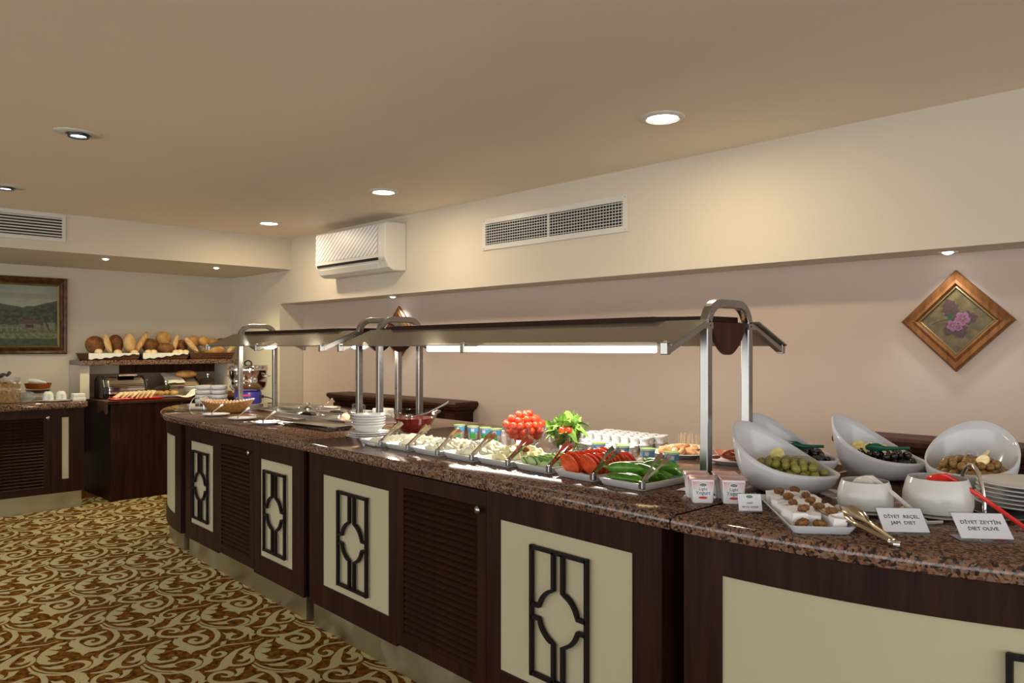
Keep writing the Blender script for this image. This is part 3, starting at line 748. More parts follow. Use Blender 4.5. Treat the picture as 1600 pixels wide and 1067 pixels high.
def heap(rx, ry, z0, h, sp, seed):
    rnd = random.Random(seed); P = []; j = 0; y = -ry
    while y <= ry:
        x = -rx + (sp/2 if j % 2 else 0)
        while x <= rx:
            q = (x/rx)**2 + (y/ry)**2
            if q <= 1: P.append((x + rnd.uniform(-.2,.2)*sp, y + rnd.uniform(-.2,.2)*sp, z0 + h*(1-q)))
            x += sp
        y += sp*.86; j += 1
    return P
def olive_bowl(x, y, rot, mat, oname, olabel, label, extra, seed, sz):
    global scoop
    if scoop is None: scoop = scoop_mesh()
    t = scoop.build('scoop_bowl', 'daylit_porcelain', None, (x,y,ZT), (0,0,rot), smooth='all') if not bpy.data.meshes.get('scoop_bowl') else put('scoop_bowl', bpy.data.meshes['scoop_bowl'], None, None, (x,y,ZT), (0,0,rot))
    tag(t, label, 'bowl', 'white slanted olive bowls')
    if seed == 11: t.scale = (1.07, 1.07, 1.0)
    me = MB().ell((0,0,0), (sz,sz*.78,sz*.78), 12, 8).mesh(oname); me.materials.append(MAT[mat]); me.polygons.foreach_set('use_smooth', [True]*len(me.polygons))
    c, s = cos(rot), sin(rot)
    for (px, py, pz) in heap(.110, .098, .062, .004, sz*1.75, seed) + heap(.098, .082, .083, .014, sz*1.8, seed+1):
        px += .006; o = put(oname, me, None, None, (x + c*px - s*py, y + s*px + c*py, ZT + pz), (jit(1),jit(1),jit(3))); tag(o, olabel, 'olive', oname.replace('_',' ') + 's in one slanted bowl')
    for kind, px, py, pz, rz in extra:
        loc = (x + c*px - s*py, y + s*px + c*py, ZT + pz)
        if kind == 'lemon':
            m = MB().lathe([(.0001,-.003),(.021,-.003),(.022,0),(.021,.003),(.0001,.003)], 20); o = m.build('lemon_slice', 'lemon', None, loc, (R(55)+jit(.2), jit(.3), rot+rz), smooth=True); tag(o, 'thin lemon slice lying on the ' + oname.replace('_',' ') + 's', 'lemon', 'lemon slices on the ' + oname.replace('_',' ') + 's')
        elif kind == 'ribbon':
            m = MB().tube([(-.06,0,.010),(-.045,.001,.014),(-.02,.002,.014),(.005,0,.013),(.04,.0,.017),(.085,0,.022)], [.006,.014,.015,.008,.006,.005], 10, ry=.006)
            o = m.build('serving_spoon', 'green_ribbon', None, loc, (0,0,rot+rz), smooth=True); tag(o, 'dark green plastic spoon lying across the ' + label.split(' with ')[-1], 'spoon', 'green spoons in the black olive bowls')
        elif kind == 'clear':
            m = MB().ell((0,0,.012), (.026,.017,.008), 14, 8).tube([(.02,0,.014),(.06,0,.018),(.12,.004,.026)], [.005,.004,.005], 8)
            o = m.build('clear_spoon', 'acrylic', None, loc, (0,0,rot+rz), smooth=True); tag(o, 'clear plastic serving spoon resting in the ' + oname.replace('_',' ') + ' bowl', 'spoon')
AX = R(47.7)
olive_bowl(-1.210, 2.278, R(-3), 'green_olive', 'green_olive', 'plump green olive heaped in a white slanted bowl', 'white slanted bowl with green olives and a clear spoon', [('lemon',-.03,.01,.112,.4), ('clear',.03,-.02,.100,0)], 11, .0165)
olive_bowl(-1.340, 2.580, R(-1), 'black_olive', 'black_olive', 'shrivelled black olive heaped in the bowl behind the green olives', 'white slanted bowl with shrivelled black olives and lemon, behind the green olives', [('lemon',-.05,-.02,.110,.2), ('lemon',-.02,-.045,.104,.9), ('ribbon',.055,-.035,.097,-.1)], 21, .0150)
olive_bowl(-1.108, 2.750, R(-5), 'black_olive', 'glossy_black_olive', 'glossy black olive heaped in the bowl between two other olive bowls', 'white slanted bowl with glossy black olives under three lemon slices', [('lemon',-.055,-.03,.108,.2), ('lemon',-.005,-.045,.106,.5), ('lemon',.045,-.03,.104,1.2), ('ribbon',.045,-.05,.098,.1)], 31, .0150)
olive_bowl(-.812, 2.735, R(-84), 'brown_olive', 'brown_olive', 'brown cracked olive heaped in the bowl with high back to the plates', 'white slanted bowl with brown olives and lemon', [('lemon',-.04,.03,.110,.5), ('lemon',.04,.04,.102,1.0), ('clear',-.01,.0,.102,.3)], 41, .0160)

# ---------------------------------------------------------------- jam tubs with ladles
def tub(x, y, r, h, label, ladle_mat, ladle_label, lrot):
    t = thing('jam_tub', label, 'bowl', (x,y,ZT), 0, 'white round jam tubs')
    MB().lathe([(.55*r,.004),(.9*r,.008),(1.06*r,.012),(1.07*r,.014),(.9*r,.014),(.5*r,.012)], 40).build('saucer', 'porcelain', t, smooth=True)
    prof = [(.72*r,.012),(.95*r,.02),(1.0*r,h*.35),(.985*r,h*.62),(.90*r,h*.88),(.84*r,h),(.81*r,h),(.86*r,h*.88),(.94*r,h*.62),(.95*r,h*.3),(.6*r,.02),(.0001,.02)]
    MB().lathe(prof, 44).build('tub', 'porcelain', t, smooth=True)
    MB().lathe([(.0001,h*.80),(.9*r,h*.80)], 40).build('jam', 'jam', t)
    zz = h*.80
    l = thing('ladle', ladle_label, 'ladle', (x, y, ZT+zz), lrot, 'plastic ladles in the jam tubs')
    m = MB()
    rows = []
    for i in range(9):
        a = pi/2*i/8; rows.append([(.033*cos(a)*cos(2*pi*j/20), .026*cos(a)*sin(2*pi*j/20), .026*sin(a)+.004) for j in range(20)])
    m.grid(rows, True).build('ladle_head', ladle_mat, l, smooth='all')
    return l, zz
l, zz = tub(-.892, 2.128, .072, .092, 'smaller white round tub of diet jam with a white ladle', 'white_plastic', 'white plastic ladle leaning out of the smaller tub', 0)
def handle(l, zz, mat, dx, dy, foot, dirv):
    m = MB().tube([(0,0,.024),(.02*dirv[0],.02*dirv[1],.028),(dx*.5,dy*.5,(.024-zz)*.42+.012),(dx,dy,.006-zz),(dx+foot[0],dy+foot[1],.008-zz)], [.007,.0075,.006,.006,.005], 8, ry=.0045)
    m.build('handle', mat, l, smooth=True)
handle(l, zz, 'white_plastic', .165, -.020, (.028,.030), (.99,-.1))
l, zz = tub(-.742, 2.230, .086, .108, 'larger white round tub of diet olive paste with a red ladle', 'red_plastic', 'red plastic ladle leaning out of the larger tub', 0)
handle(l, zz, 'red_plastic', .205, -.005, (.04,.03), (.99,0))

# ---------------------------------------------------------------- cards
def card(x, y, rot, w, sl, tilt, lines, label, sizes, logo=False):
    t = thing('name_card', label, 'sign', (x,y,ZT), rot, 'acrylic name cards')
    Mx = Matrix.Rotation(R(tilt), 3, 'X'); up = Vector((0, sin(R(90-tilt)) if False else cos(R(tilt)), sin(R(tilt)))); nv = Vector((0, -sin(R(tilt)), cos(R(tilt))))
    c = up*(sl/2) + Vector((0,0,.004))
    m4 = Matrix((( 1,0,0),(0,up.y,nv.y),(0,up.z,nv.z)))
    MB().obox(c, (w, sl, .004), m4).build('acrylic_holder', 'acrylic', t)
    MB().box(-w/2, w/2, 0, up.y*sl, 0, .0035).build('acrylic_base', 'acrylic', t)
    MB().obox(c + nv*.0026, (w*.96, sl*.90, .0008), m4).build('paper', 'paper', t)
    rotx = R(tilt)
    for (s, dy), size in zip(lines, sizes):
        p = c + nv*.0034 + up*dy; put('lettering', text_mesh(s, size), 'ink', t, p, (rotx,0,0))
    if logo:
        p = c + nv*.0034 + up*(sl*.30); MB().lathe([(.0001,.0004),(.0085,.0004),(.0085,0)], 24, sy=.45).build('logo_oval', 'logo_green', t, p, (rotx,0,0))
        put('lettering', text_mesh('pınar', .0055), 'paper', t, p + nv*.0008, (rotx,0,0))
    return t
card(-.718, 1.954, R(43), .112, .078, 42, [('DİYET  REÇEL', .009), ('JAM  DIET', -.009)], 'clear-framed white card reading DİYET REÇEL JAM DIET', [.0135,.0135])
card(-.565, 2.026, R(42), .122, .080, 42, [('DİYET ZEYTİN', .009), ('DIET OLIVE', -.009)], 'clear-framed white card reading DİYET ZEYTİN DIET OLIVE', [.0138,.0138])
card(-1.105, 1.895, R(44), .066, .052, 66, [('LIGHT', -.002), ('BEYAZ  KAŞAR', -.013)], 'small white card with a green oval logo beside the feta tray', [.0062,.0066], True)

# ---------------------------------------------------------------- light yogurt pots
def yogurt():
    t = thing('yogurt_pot', '', 'yogurt pot', (0,0,0)); w0, w1, h = .0285, .0335, .070
    def sq(w, z, r=.006):
        out = []
        for sx, sy, a0 in ((1,1,0),(-1,1,90),(-1,-1,180),(1,-1,270)):
            for k in range(4): a = R(a0+30*k); out.append((sx*(w-r)+r*cos(a), sy*(w-r)+r*sin(a), z))
        return out
    m = MB().grid([sq(w0,0), sq(w0+.001,.004), sq(w1,h-.004), sq(w1,h)], True); m.f.append(tuple(range(15,-1,-1))); m.f.append(tuple(48+i for i in range(16))); m.build('pot', 'cup_white', t, smooth=True)
    m = MB().grid([sq(w1+.004,h), sq(w1+.0045,h+.0015), sq(w1+.003,h+.003)], True); m.f.append(tuple(32+i for i in range(16))); m.f.append(tuple(range(15,-1,-1))); m.build('foil_lid', 'foil_pink', t, smooth=True)
    for face in range(4):
        rz = face*pi/2; y0, y1 = -(w0+.0012), -(w1+.0004)
        # print: pale label, darker pink top corners
        def col(u, v): return lerp((.80,.80,.80), (.62,.25,.30), max(0, (v-.55)*1.6 + abs(u-.5)*.9 - .25))
        g = painted_grid(10, 12, 1, 1, col)
        for vtx in g.vertices:
            u, v = vtx.co.x, vtx.co.z+.5; hw = (w0-.003)*(1-v) + (w1-.004)*v; vtx.co = (u*2*hw, y0*(1-v) + y1*v, .004 + v*(h-.01))
        put('label_print', g, 'printed', t, (0,0,0), (0,0,rz))
        if face == 0:
            tl = math.atan2(w1-w0, h)
            def at(z): return -(w0+.0012)*(1-z/h) - (w1+.0004)*(z/h) - .0006
            MB().lathe([(.0001,.0004),(.0095,.0004),(.0095,0)], 24, sy=.42).build('logo_oval', 'logo_green', t, (0,at(.054),.054), (pi/2+tl,0,0))
            put('lettering', text_mesh('pınar', .0062), 'paper', t, (0,at(.054)-.0007,.054), (pi/2+tl,0,0))
            put('lettering', text_mesh('Light', .0125), 'text_blue', t, (0,at(.042),.042), (pi/2+tl,0,0))
            put('lettering', text_mesh('Yogurt', .0150), 'text_blue', t, (0,at(.030),.030), (pi/2+tl,0,0))
            MB().lathe([(.0001,.0004),(.013,.0004),(.013,0)], 24, sy=.28).build('red_badge', 'logo_red', t, (0,at(.016),.016), (pi/2+tl,0,0))
    return t
yg = yogurt()
for i, (x, y, lab) in enumerate(((-1.292,1.940,'pink-lidded light yogurt pot standing before the guard post, front of its pair'), (-1.224,1.996,'pink-lidded light yogurt pot standing behind the small logo card'),
        (-1.348,1.993,'pink-lidded light yogurt pot, back of the pair touching the guard post'), (-1.281,2.049,'pink-lidded light yogurt pot behind the one by the logo card'))):
    o = yg if i == 0 else copy_tree(yg); o.location = (x,y,ZT); o.rotation_euler = (0,0,R(40)); o['label'] = lab; o['group'] = 'light yogurt pots'

# ---------------------------------------------------------------- platters
def platter(name, w, l, mat='porcelain', h=.022, fl=.012):
    def rr(hw, hl, z, r): 
        out = []
        for sx, sy, a0 in ((1,1,0),(-1,1,90),(-1,-1,180),(1,-1,270)):
            for k in range(5): a = R(a0+22.5*k); out.append((sx*(hw-r)+r*cos(a), sy*(hl-r)+r*sin(a), z))
        return out
    W, L = w/2, l/2
    rows = [rr(W-fl*1.6, L-fl*1.6, 0, .010), rr(W-fl, L-fl, .003, .010), rr(W, L, h, .012), rr(W-.003, L-.003, h+.001, .012), rr(W-fl-.004, L-fl-.004, .007, .010)]
    m = MB().grid(rows, True); m.f.append(tuple(range(19,-1,-1))); m.f.append(tuple(80+i for i in range(20))); return m
ft = platter('t', .158, .405).build('feta_platter', 'daylit_porcelain', None, (-.985,1.950,ZT), (0,0,R(41)), smooth=True)
tag(ft, 'long white platter of feta cubes and walnuts beside the yogurt pots', 'platter')
def tl(o, x, y, z): 
    a = o.rotation_euler[2]; return (o.location.x + cos(a)*x - sin(a)*y, o.location.y + sin(a)*x + cos(a)*y, o.location.z + z)
cube_me = MB().box(-.5,.5,-.5,.5,-.5,.5).mesh('feta_cube')
rnd = random.Random(5)
cube_m = None
def cube(nme, mat, loc, s, rot, label, cat, group, bev=.0015):
    me = bpy.data.meshes.get(nme)
    if me is None:
        m = MB().box(-.5,.5,-.5,.5,-.5,.5); me = m.mesh(nme)
        import bmesh; b = bmesh.new(); b.from_mesh(me); bmesh.ops.bevel(b, geom=list(b.edges), offset=.09, segments=2, profile=.6, affect='EDGES'); b.to_mesh(me); b.free(); me.materials.append(MAT[mat])
    o = put(nme, me, None, None, loc, rot, scale=s if isinstance(s, tuple) else (s,s,s)); return tag(o, label, cat, group)
k = 0
for j in range(9):
    for i in range(3):
        x, y = -.043 + i*.043 + rnd.uniform(-.004,.004), -.165 + j*.041 + rnd.uniform(-.004,.004)
        if j == 0 and i < 2: continue
        s = rnd.uniform(.029,.036); cube('feta_cube', 'feta', tl(ft, x, y, .007+s/2+.001), (s*1.15,s,s), (rnd.uniform(-.15,.15),rnd.uniform(-.15,.15),R(41)+rnd.uniform(-.4,.4)), 'white feta cube set out in rows on the walnut platter', 'cheese', 'feta cubes on the long platter')
def walnut_mesh():
    m = MB().ell((0,0,0), (.018,.014,.011), 28, 18); from_ = m.v
    m.v = [tuple(Vector(p)*(1 + .30*(abs(NZ.noise(Vector(p)*170))-.25) - .28*max(0, 1-abs(p[1])/.0035)*(p[2] > 0))) for p in from_]; return m.mesh('walnut_half')
wme = walnut_mesh(); wme.materials.append(MAT['walnut']); wme.polygons.foreach_set('use_smooth', [True]*len(wme.polygons))
for j in range(9):
    for i in range(3):
        if j == 0 and i < 2:
            x, y = -.043 + i*.043 + rnd.uniform(-.004,.004), -.165 + j*.041 + rnd.uniform(-.004,.004)
            o = put('walnut_half', wme, None, None, tl(ft, x, y, .022), (rnd.uniform(-.4,.4),rnd.uniform(-.4,.4),rnd.uniform(0,6))); tag(o, 'shelled walnut half lying among the feta cubes', 'walnut', 'walnut halves on the feta platter')

for x, y in ((-.022,-.105),(.024,-.075),(-.03,-.03),(.022,.0),(-.022,.055),(.03,.075),(-.03,.13),(.02,.155),(.04,-.13)):
    o = put('walnut_half', wme, None, None, tl(ft, x, y, .047), (rnd.uniform(-.3,.3),rnd.uniform(-.3,.3),rnd.uniform(0,6)), scale=(.85,.85,.85)); tag(o, 'shelled walnut half set on top of the feta cubes', 'walnut', 'walnut halves on top of the feta')
def big_tongs():
    t = thing('salad_tongs', 'gold-tinted salad tongs lying on the edge of the feta platter', 'tongs', (-.685,1.815,ZT), R(150))
    for s in (-1, 1):
        m = MB()
        rows = []
        for i in range(15):
            u = i/14; x = .02 + .215*u
            w = .008 if u < .55 else .008 + .021*sin((u-.55)/.45*pi*.86)**.8; cup = .004 if u < .5 else .004 + .006*sin((u-.5)/.5*pi)
            yc = s*(.005 + .028*u); zc = .008 + .035*u
            rows.append([(x, yc + w*cos(a), zc - cup*sin(a) + .004) for a in [pi*q/8 for q in range(9)]] + [(x, yc + w*.86*cos(a), zc - cup*sin(a) + .0065) for a in [pi*q/8 for q in range(8,-1,-1)]])
        m.grid(rows, True); m.f.append(tuple(range(17,-1,-1))); m.f.append(tuple(14*18+q for q in range(18))); m.build('tong_arm', 'gold_steel', t, smooth=True)
    MB().tube([(.025,-.006,.009),(.006,-.007,.009),(0,0,.009),(.006,.007,.009),(.025,.006,.009)], .006, 8, ry=.004).build('spring_bend', 'chrome', t, smooth=True)
big_tongs()

# ---------------------------------------------------------------- plates and rack at the rounded end
def plate_mesh(r, h=.016):
    return MB().lathe([(.55*r,0),(.60*r,.002),(.95*r,h*.85),(r,h),(.985*r,h+.002),(.92*r,h*.9),(.58*r,.0055),(.0001,.005)], 44).mesh('dinner_plate')
rk = thing('plate_rack', 'steel tray with arched handle and glass knobs under dinner plates', 'tray', (-.60,2.50,ZT), R(47))
platter('tray', .36, .34, h=.012, fl=.01).build('tray', 'steel', rk, smooth=True)
MB().tube([(-.155,-.06,.008)] + [(-.155,-.06+.06*(1-cos(pi*k/14)),.008+.12*sin(pi*k/14)) for k in range(15)], .0055, 10).build('arch_handle', 'chrome', rk, smooth=True)
for x, y in ((-.02,-.158), (.03,-.158)):
    kb = MB().lathe([(.006,0),(.006,.006),(.013,.012),(.015,.02),(.010,.028),(.0001,.030)], 18).build('knob', 'glass', rk, (x,y,.010), smooth=True)
pm = plate_mesh(.135); pm.materials.append(MAT['porcelain']); pm.polygons.foreach_set('use_smooth', [True]*len(pm.polygons))
for k in range(6):
    o = put('dinner_plate', pm, None, None, (-.595+.001*k, 2.505, ZT+.0072+k*.0115)); tag(o, nth(k, 6) + ' large white dinner plate stacked on the steel rack', 'plate', 'stacked dinner plates on the steel rack')

# ---------------------------------------------------------------- serving trays along the front with tongs
def tongs_proto():
    t = thing('serving_tongs', '', 'tongs')
    MB().box(-.010,.010,-.006,.010,-.020,.006).build('spring_clip', 'steel', t, bevel=.003)
    for s in (-1, 1):
        m = MB(); P = [(s*.005,0,0),(s*.008,.03,.024),(s*.017,.06,.050),(s*.020,.078,.066),(s*.018,.10,.082)]; W = [.005,.005,.004,.009,.010]
        rows = []
        for (x,y,z), w in zip(P, W): rows.append([(x-.0012,y-w*.6,z+w*.7),(x+.0012,y-w*.6,z+w*.7),(x+.0012,y+w*.6,z-w*.7),(x-.0012,y+w*.6,z-w*.7)])
        m.grid(rows, True); m.f.append((3,2,1,0)); m.f.append((16,17,18,19)); m.build('tong_arm', 'gold_steel', t, smooth=True)
    return t
tp = tongs_proto(); tp_used = False
def add_tongs(x, y, z, rot, label, group, sc=1.0):
    global tp_used
    o = tp if not tp_used else copy_tree(tp); tp_used = True; o.location = (x,y,z); o.rotation_euler = (0,0,rot); o['label'] = label; o['group'] = group; o.scale = (sc,)*3
tray_me = platter('tray', .196, .285, h=.026).mesh('serving_tray'); tray_me.materials.append(MAT['porcelain'])
import bmesh
_b = bmesh.new(); _b.from_mesh(tray_me); bmesh.ops.recalc_face_normals(_b, faces=_b.faces); _b.to_mesh(tray_me); _b.free()
tray_me.polygons.foreach_set('use_smooth', [True]*len(tray_me.polygons)); tray_me.set_sharp_from_angle(angle=R(40))
corner = [(-2.925,1.868),(-2.72,1.876),(-2.512,1.882),(-2.300,1.892),(-2.100,1.905),(-1.895,1.918),(-1.682,1.915),(-1.470,1.908)]
kinds = ['white cheese slices', 'crumbled white cheese', 'curd cheese chunks', 'pale cheese cubes', 'yellow cheese cubes and a date', 'cucumber slices', 'tomato slices', 'green peppers']
TR = []
for (x, y), kd in zip(corner, kinds):
    o = put('serving_tray', tray_me, None, None, (x-.112, y+.143, ZT), (0,0,R(-1))); tag(o, 'white rectangular tray of ' + kd, 'tray', 'white serving trays along the front'); TR.append(o)
    add_tongs(x-.026, y+.004, ZT+.030, R(-14), 'steel serving tongs clipped to the tray of ' + kd, 'tongs on the front trays')
rnd = random.Random(9)
for i in range(11):            # white cheese slices leaning in a row
    cube('cheese_slice', 'white_cheese', tl(TR[0], rnd.uniform(-.03,.03), -.115+i*.022, .020), (.085,.012,.05), (R(-58)+rnd.uniform(-.1,.1),0,rnd.uniform(-.2,.2)), 'thin white cheese slice leaning in a row on its tray', 'cheese', 'white cheese slices')
def chunks(tr, nme, mat, n, s0, s1, label, group, h=.04, seed=1):
    r_ = random.Random(seed)
    pts = heap(.070, .118, .008, h, .026, seed) ; r_.shuffle(pts)
    for (x, y, z) in pts[:n]:
        s = r_.uniform(s0, s1); cube(nme, mat, tl(tr, x, y, z + s*.35), (s, s*r_.uniform(.8,1.1), s*r_.uniform(.75,1)), (r_.uniform(-.5,.5), r_.uniform(-.5,.5), r_.uniform(0,3)), label, 'cheese', group)
chunks(TR[1], 'cheese_crumb', 'white_cheese', 60, .020, .030, 'small crumbled white cheese lump on its tray', 'crumbled white cheese lumps', .022, 2)
chunks(TR[2], 'curd_chunk', 'white_cheese', 60, .024, .034, 'soft curd cheese chunk heaped on its tray', 'curd cheese chunks', .026, 3)
chunks(TR[3], 'pale_cheese_cube', 'white_cheese', 70, .024, .030, 'pale cheese cube heaped on the tray before the tomato bowl', 'pale cheese cubes', .045, 4)
chunks(TR[4], 'yellow_cheese_cube', 'yellow_cheese', 66, .024, .030, 'yellowish cheese cube heaped beside the cucumber tray', 'yellow cheese cubes', .040, 5)
dt = MB().ell((0,0,0), (.030,.013,.013), 14, 8).build('date', 'date', None, tl(TR[4], .045, -.02, .062), (0,.15,.3), smooth='all'); tag(dt, 'single glossy brown date lying on the yellow cheese cubes', 'date')
sl = MB().lathe([(.0001,-.003),(.0225,-.003),(.0225,.003),(.0001,.003)], 24); sme = sl.mesh('cucumber_slice'); sme.materials.append(MAT['cucumber_flesh']); sme.materials.append(MAT['cucumber_skin'])
for p_ in sme.polygons:
    if abs(p_.normal.z) < .5: p_.material_index = 1
r_ = random.Random(8)
for i in range(34):
    x, y = -.065 + (i % 4)*.043 + r_.uniform(-.008,.008), -.115 + (i//4)*.029 + r_.uniform(-.006,.006)
    o = put('cucumber_slice', sme, None, None, tl(TR[5], x, y, .022 + .018*(1-abs(x)/.09)), (R(-52)+r_.uniform(-.3,.3), r_.uniform(-.3,.3), r_.uniform(-.4,.4))); tag(o, 'round cucumber slice leaning in rows on its tray', 'cucumber', 'cucumber slices')
tm = MB().lathe([(.0001,-.0035),(.034,-.0035),(.0365,-.001),(.0365,.001),(.034,.0035),(.0001,.0035)], 28).mesh('tomato_slice'); tm.materials.append(MAT['tomato_flesh']); tm.materials.append(MAT['tomato_skin'])
for p_ in tm.polygons:
    if abs(p_.normal.z) < .7: p_.material_index = 1
for row, (x, n, y0) in enumerate(((-.045, 12, -.115), (.045, 11, -.10))):
    for i in range(n):
        o = put('tomato_slice', tm, None, None, tl(TR[6], x + r_.uniform(-.006,.006), y0 + i*.019, .046 + r_.uniform(0,.008)), (R(-68)+r_.uniform(-.1,.1), r_.uniform(-.12,.12), r_.uniform(-.25,.25)), scale=(1.18,1.18,1.1)); tag(o, 'ripe tomato slice standing in overlapping rows on its tray', 'tomato', 'tomato slices')
def pepper(bend, L, r):
    t = thing('green_pepper', 'curved raw green pepper on the tray beside the yogurt pots', 'pepper', (0,0,0), 0, 'green peppers on the tray')
    P = []; rr = []
    for k in range(11): u = k/10; P.append((L*(u-.5), bend*sin(pi*u), .0)); rr.append(r*(.75+.35*sin(pi*min(1,u*1.15+.05))) * (1 if u < .72 else max(.22, 1-(u-.72)*2.7)))
    MB().tube(P, rr, 12).build('flesh', 'pepper', t, smooth='all')
    MB().tube([(-L/2+.002,0,0),(-L/2-.012,0,.003),(-L/2-.022,.003,.006)], [.007,.004,.004], 8).build('stalk', 'pepper_stem', t, smooth=True)
    return t
peps = [pepper(.02,.125,.0165), pepper(-.016,.115,.017), pepper(.03,.13,.015)]
spots = [(-.005,-.105,.0255,.10,0),(.005,-.062,.0255,-.15,1),(-.01,-.022,.0255,.2,2),(.01,.022,.0255,-.1,0),(-.005,.062,.0255,.15,1),(.005,.102,.0255,0,2),
         (-.015,-.085,.057,.5,1),(.03,-.035,.057,-.35,0),(-.02,.005,.056,.45,2),(.025,.05,.057,.6,1),(-.02,.085,.057,-.3,0)]
seen = set()
for x, y, z, a, kd in spots:
    o = peps[kd] if kd not in seen else copy_tree(peps[kd]); seen.add(kd); o.location = tl(TR[7], x, y, z); o.rotation_euler = (jit(.5), 0, a)

# white folded napkin under the pepper tray corner
nap = MB(); rows = []
for i in range(9):
    rows.append([(-.06+.12*j/8, -.11+.22*i/8, .0025+.004*abs(sin(i*1.3+j*.9))*(1 if j > 2 else .3)) for j in range(9)])
nap.grid(rows).build('napkin', 'white_cloth', None, (-1.395,2.135,ZT), (0,0,R(8)), smooth='all')
tag(bpy.data.objects['napkin'], 'white cloth napkin spread flat beside the pepper tray', 'napkin')
# ---------------------------------------------------------------- glass bowls in the middle of the island
def glass_bowl(nme, x, y, r, h, label, flare=1.0):
    prof = [(.0001,.004),(.5*r,.004),(.52*r,0),(.56*r,.002),(.80*r,.45*h),(.97*r,h-.006),(1.03*r,h-.004),(1.035*r,h),(.99*r,h),(.93*r,h-.006),(.76*r,.45*h),(.5*r,.009),(.0001,.009)]
    o = MB().lathe(prof, 44).build(nme, 'glass', None, (x,y,ZT), smooth=True); return tag(o, label, 'bowl')
glass_bowl('tomato_bowl', -2.560, 2.405, .110, .100, 'clear glass bowl piled with cherry tomatoes')
ct = MB().ell((0,0,0), (.0175,.0175,.0165), 14, 9).mesh('cherry_tomato'); ct.materials.append(MAT['cherry_tomato']); ct.polygons.foreach_set('use_smooth', [True]*len(ct.polygons))
r_ = random.Random(3)
for zz, rad, n in ((.028,.030,5),(.050,.062,11),(.050,.024,4),(.076,.078,13),(.076,.042,7),(.076,.01,1),(.102,.086,15),(.102,.050,9),(.102,.014,2),(.126,.060,10),(.126,.024,4),(.148,.028,5)):
    for k in range(n):
        a = 2*pi*k/n + zz*40; o = put('cherry_tomato', ct, None, None, (-2.56+rad*cos(a)+r_.uniform(-.004,.004), 2.405+rad*sin(a)+r_.uniform(-.004,.004), ZT+zz+r_.uniform(-.004,.004)), (jit(3),jit(3),0)); tag(o, 'shiny red cherry tomato piled in the glass bowl', 'tomato', 'cherry tomatoes in the glass bowl')
glass_bowl('salad_bowl', -2.292, 2.405, .082, .092, 'clear glass bowl overflowing with green salad leaves')
sd = thing('green_salad', 'loose green salad leaves filling and overflowing the smaller glass bowl', 'salad', (-2.292,2.405,ZT))
def leaf_mesh(L, W, curl, sd_):
    rr = random.Random(sd_); rows = []
    for i in range(7):
        u = i/6; w = W*sin(pi*min(1,u*.9+.08))**.7; rows.append([(L*u, w*v*(1+.25*rr.uniform(-1,1)), curl*u*u*L + .25*abs(v)*w + .006*sin(7*u+5*v+sd_)) for v in (-1,-.5,0,.5,1)])
    return MB().grid(rows).mesh('leaf')
lv = [leaf_mesh(.06+.015*(k%3), .018+.004*(k%2), (-.6,.3,-1.1,.8)[k%4], k) for k in range(8)]
for l_ in lv: l_.materials.append(MAT['salad_leaf']); l_.polygons.foreach_set('use_smooth', [True]*len(l_.polygons))
for k in range(230):
    ring = k/230; a = k*2.399; zz = .014 + .125*ring; rad = (.022+.040*min(1,zz/.08))*r_.uniform(.3,1) if zz < .09 else r_.uniform(0,.078)*(1-(zz-.09)/.06*.7)
    put('leaf', lv[k % 8], None, sd, (rad*cos(a), rad*sin(a), zz), (r_.uniform(-.6,.6), r_.uniform(-.9,.3) if zz > .085 else r_.uniform(-.3,.3)-.9, a + (r_.uniform(-.6,.6) if zz > .085 else 1.57)), scale=(.5,.8,.6) if zz < .09 else (.5,.8,.6))
for k in range(2):
    a = -1.1+k*.42; o = put('salad_tomato', ct, None, None, (-2.292+.068*cos(a), 2.405+.068*sin(a), ZT+.102), (0,0,0)); tag(o, 'cherry tomato half tucked into the salad at the rim', 'tomato', 'cherry tomatoes in the salad')

prof = [(.0001,.004),(.060,.004),(.064,0),(.072,.004),(.108,.07),(.122,.105),(.140,.116),(.142,.121),(.136,.122),(.117,.110),(.103,.07),(.066,.010),(.0001,.009)]
jb = MB().lathe(prof, 48).build('compote_bowl', 'glass', None, (-3.318,2.315,ZT), smooth=True); tag(jb, 'wide clear glass bowl of red fruit compote', 'bowl')
cp = MB().lathe([(.0001,.0105),(.064,.0115),(.085,.040),(.1015,.07),(.1085,.086),(.0001,.086)], 44).build('fruit_compote', 'jelly', None, (-3.318,2.315,ZT), smooth=True); tag(cp, 'deep red fruit compote inside the wide glass bowl', 'compote')
ld = thing('compote_ladle', 'steel ladle leaning on the rim of the compote bowl', 'ladle', (-3.318,2.315,ZT))
MB().tube([(-.02,.0,.088),(.04,.045,.105),(.105,.105,.150),(.13,.13,.172)], [.005,.005,.006,.008], 8, ry=.004).build('handle', 'steel', ld, smooth=True)
MB().ell((-.03,-.006,.089), (.030,.026,.012), 16, 8).build('ladle_head', 'steel', ld, smooth='all')

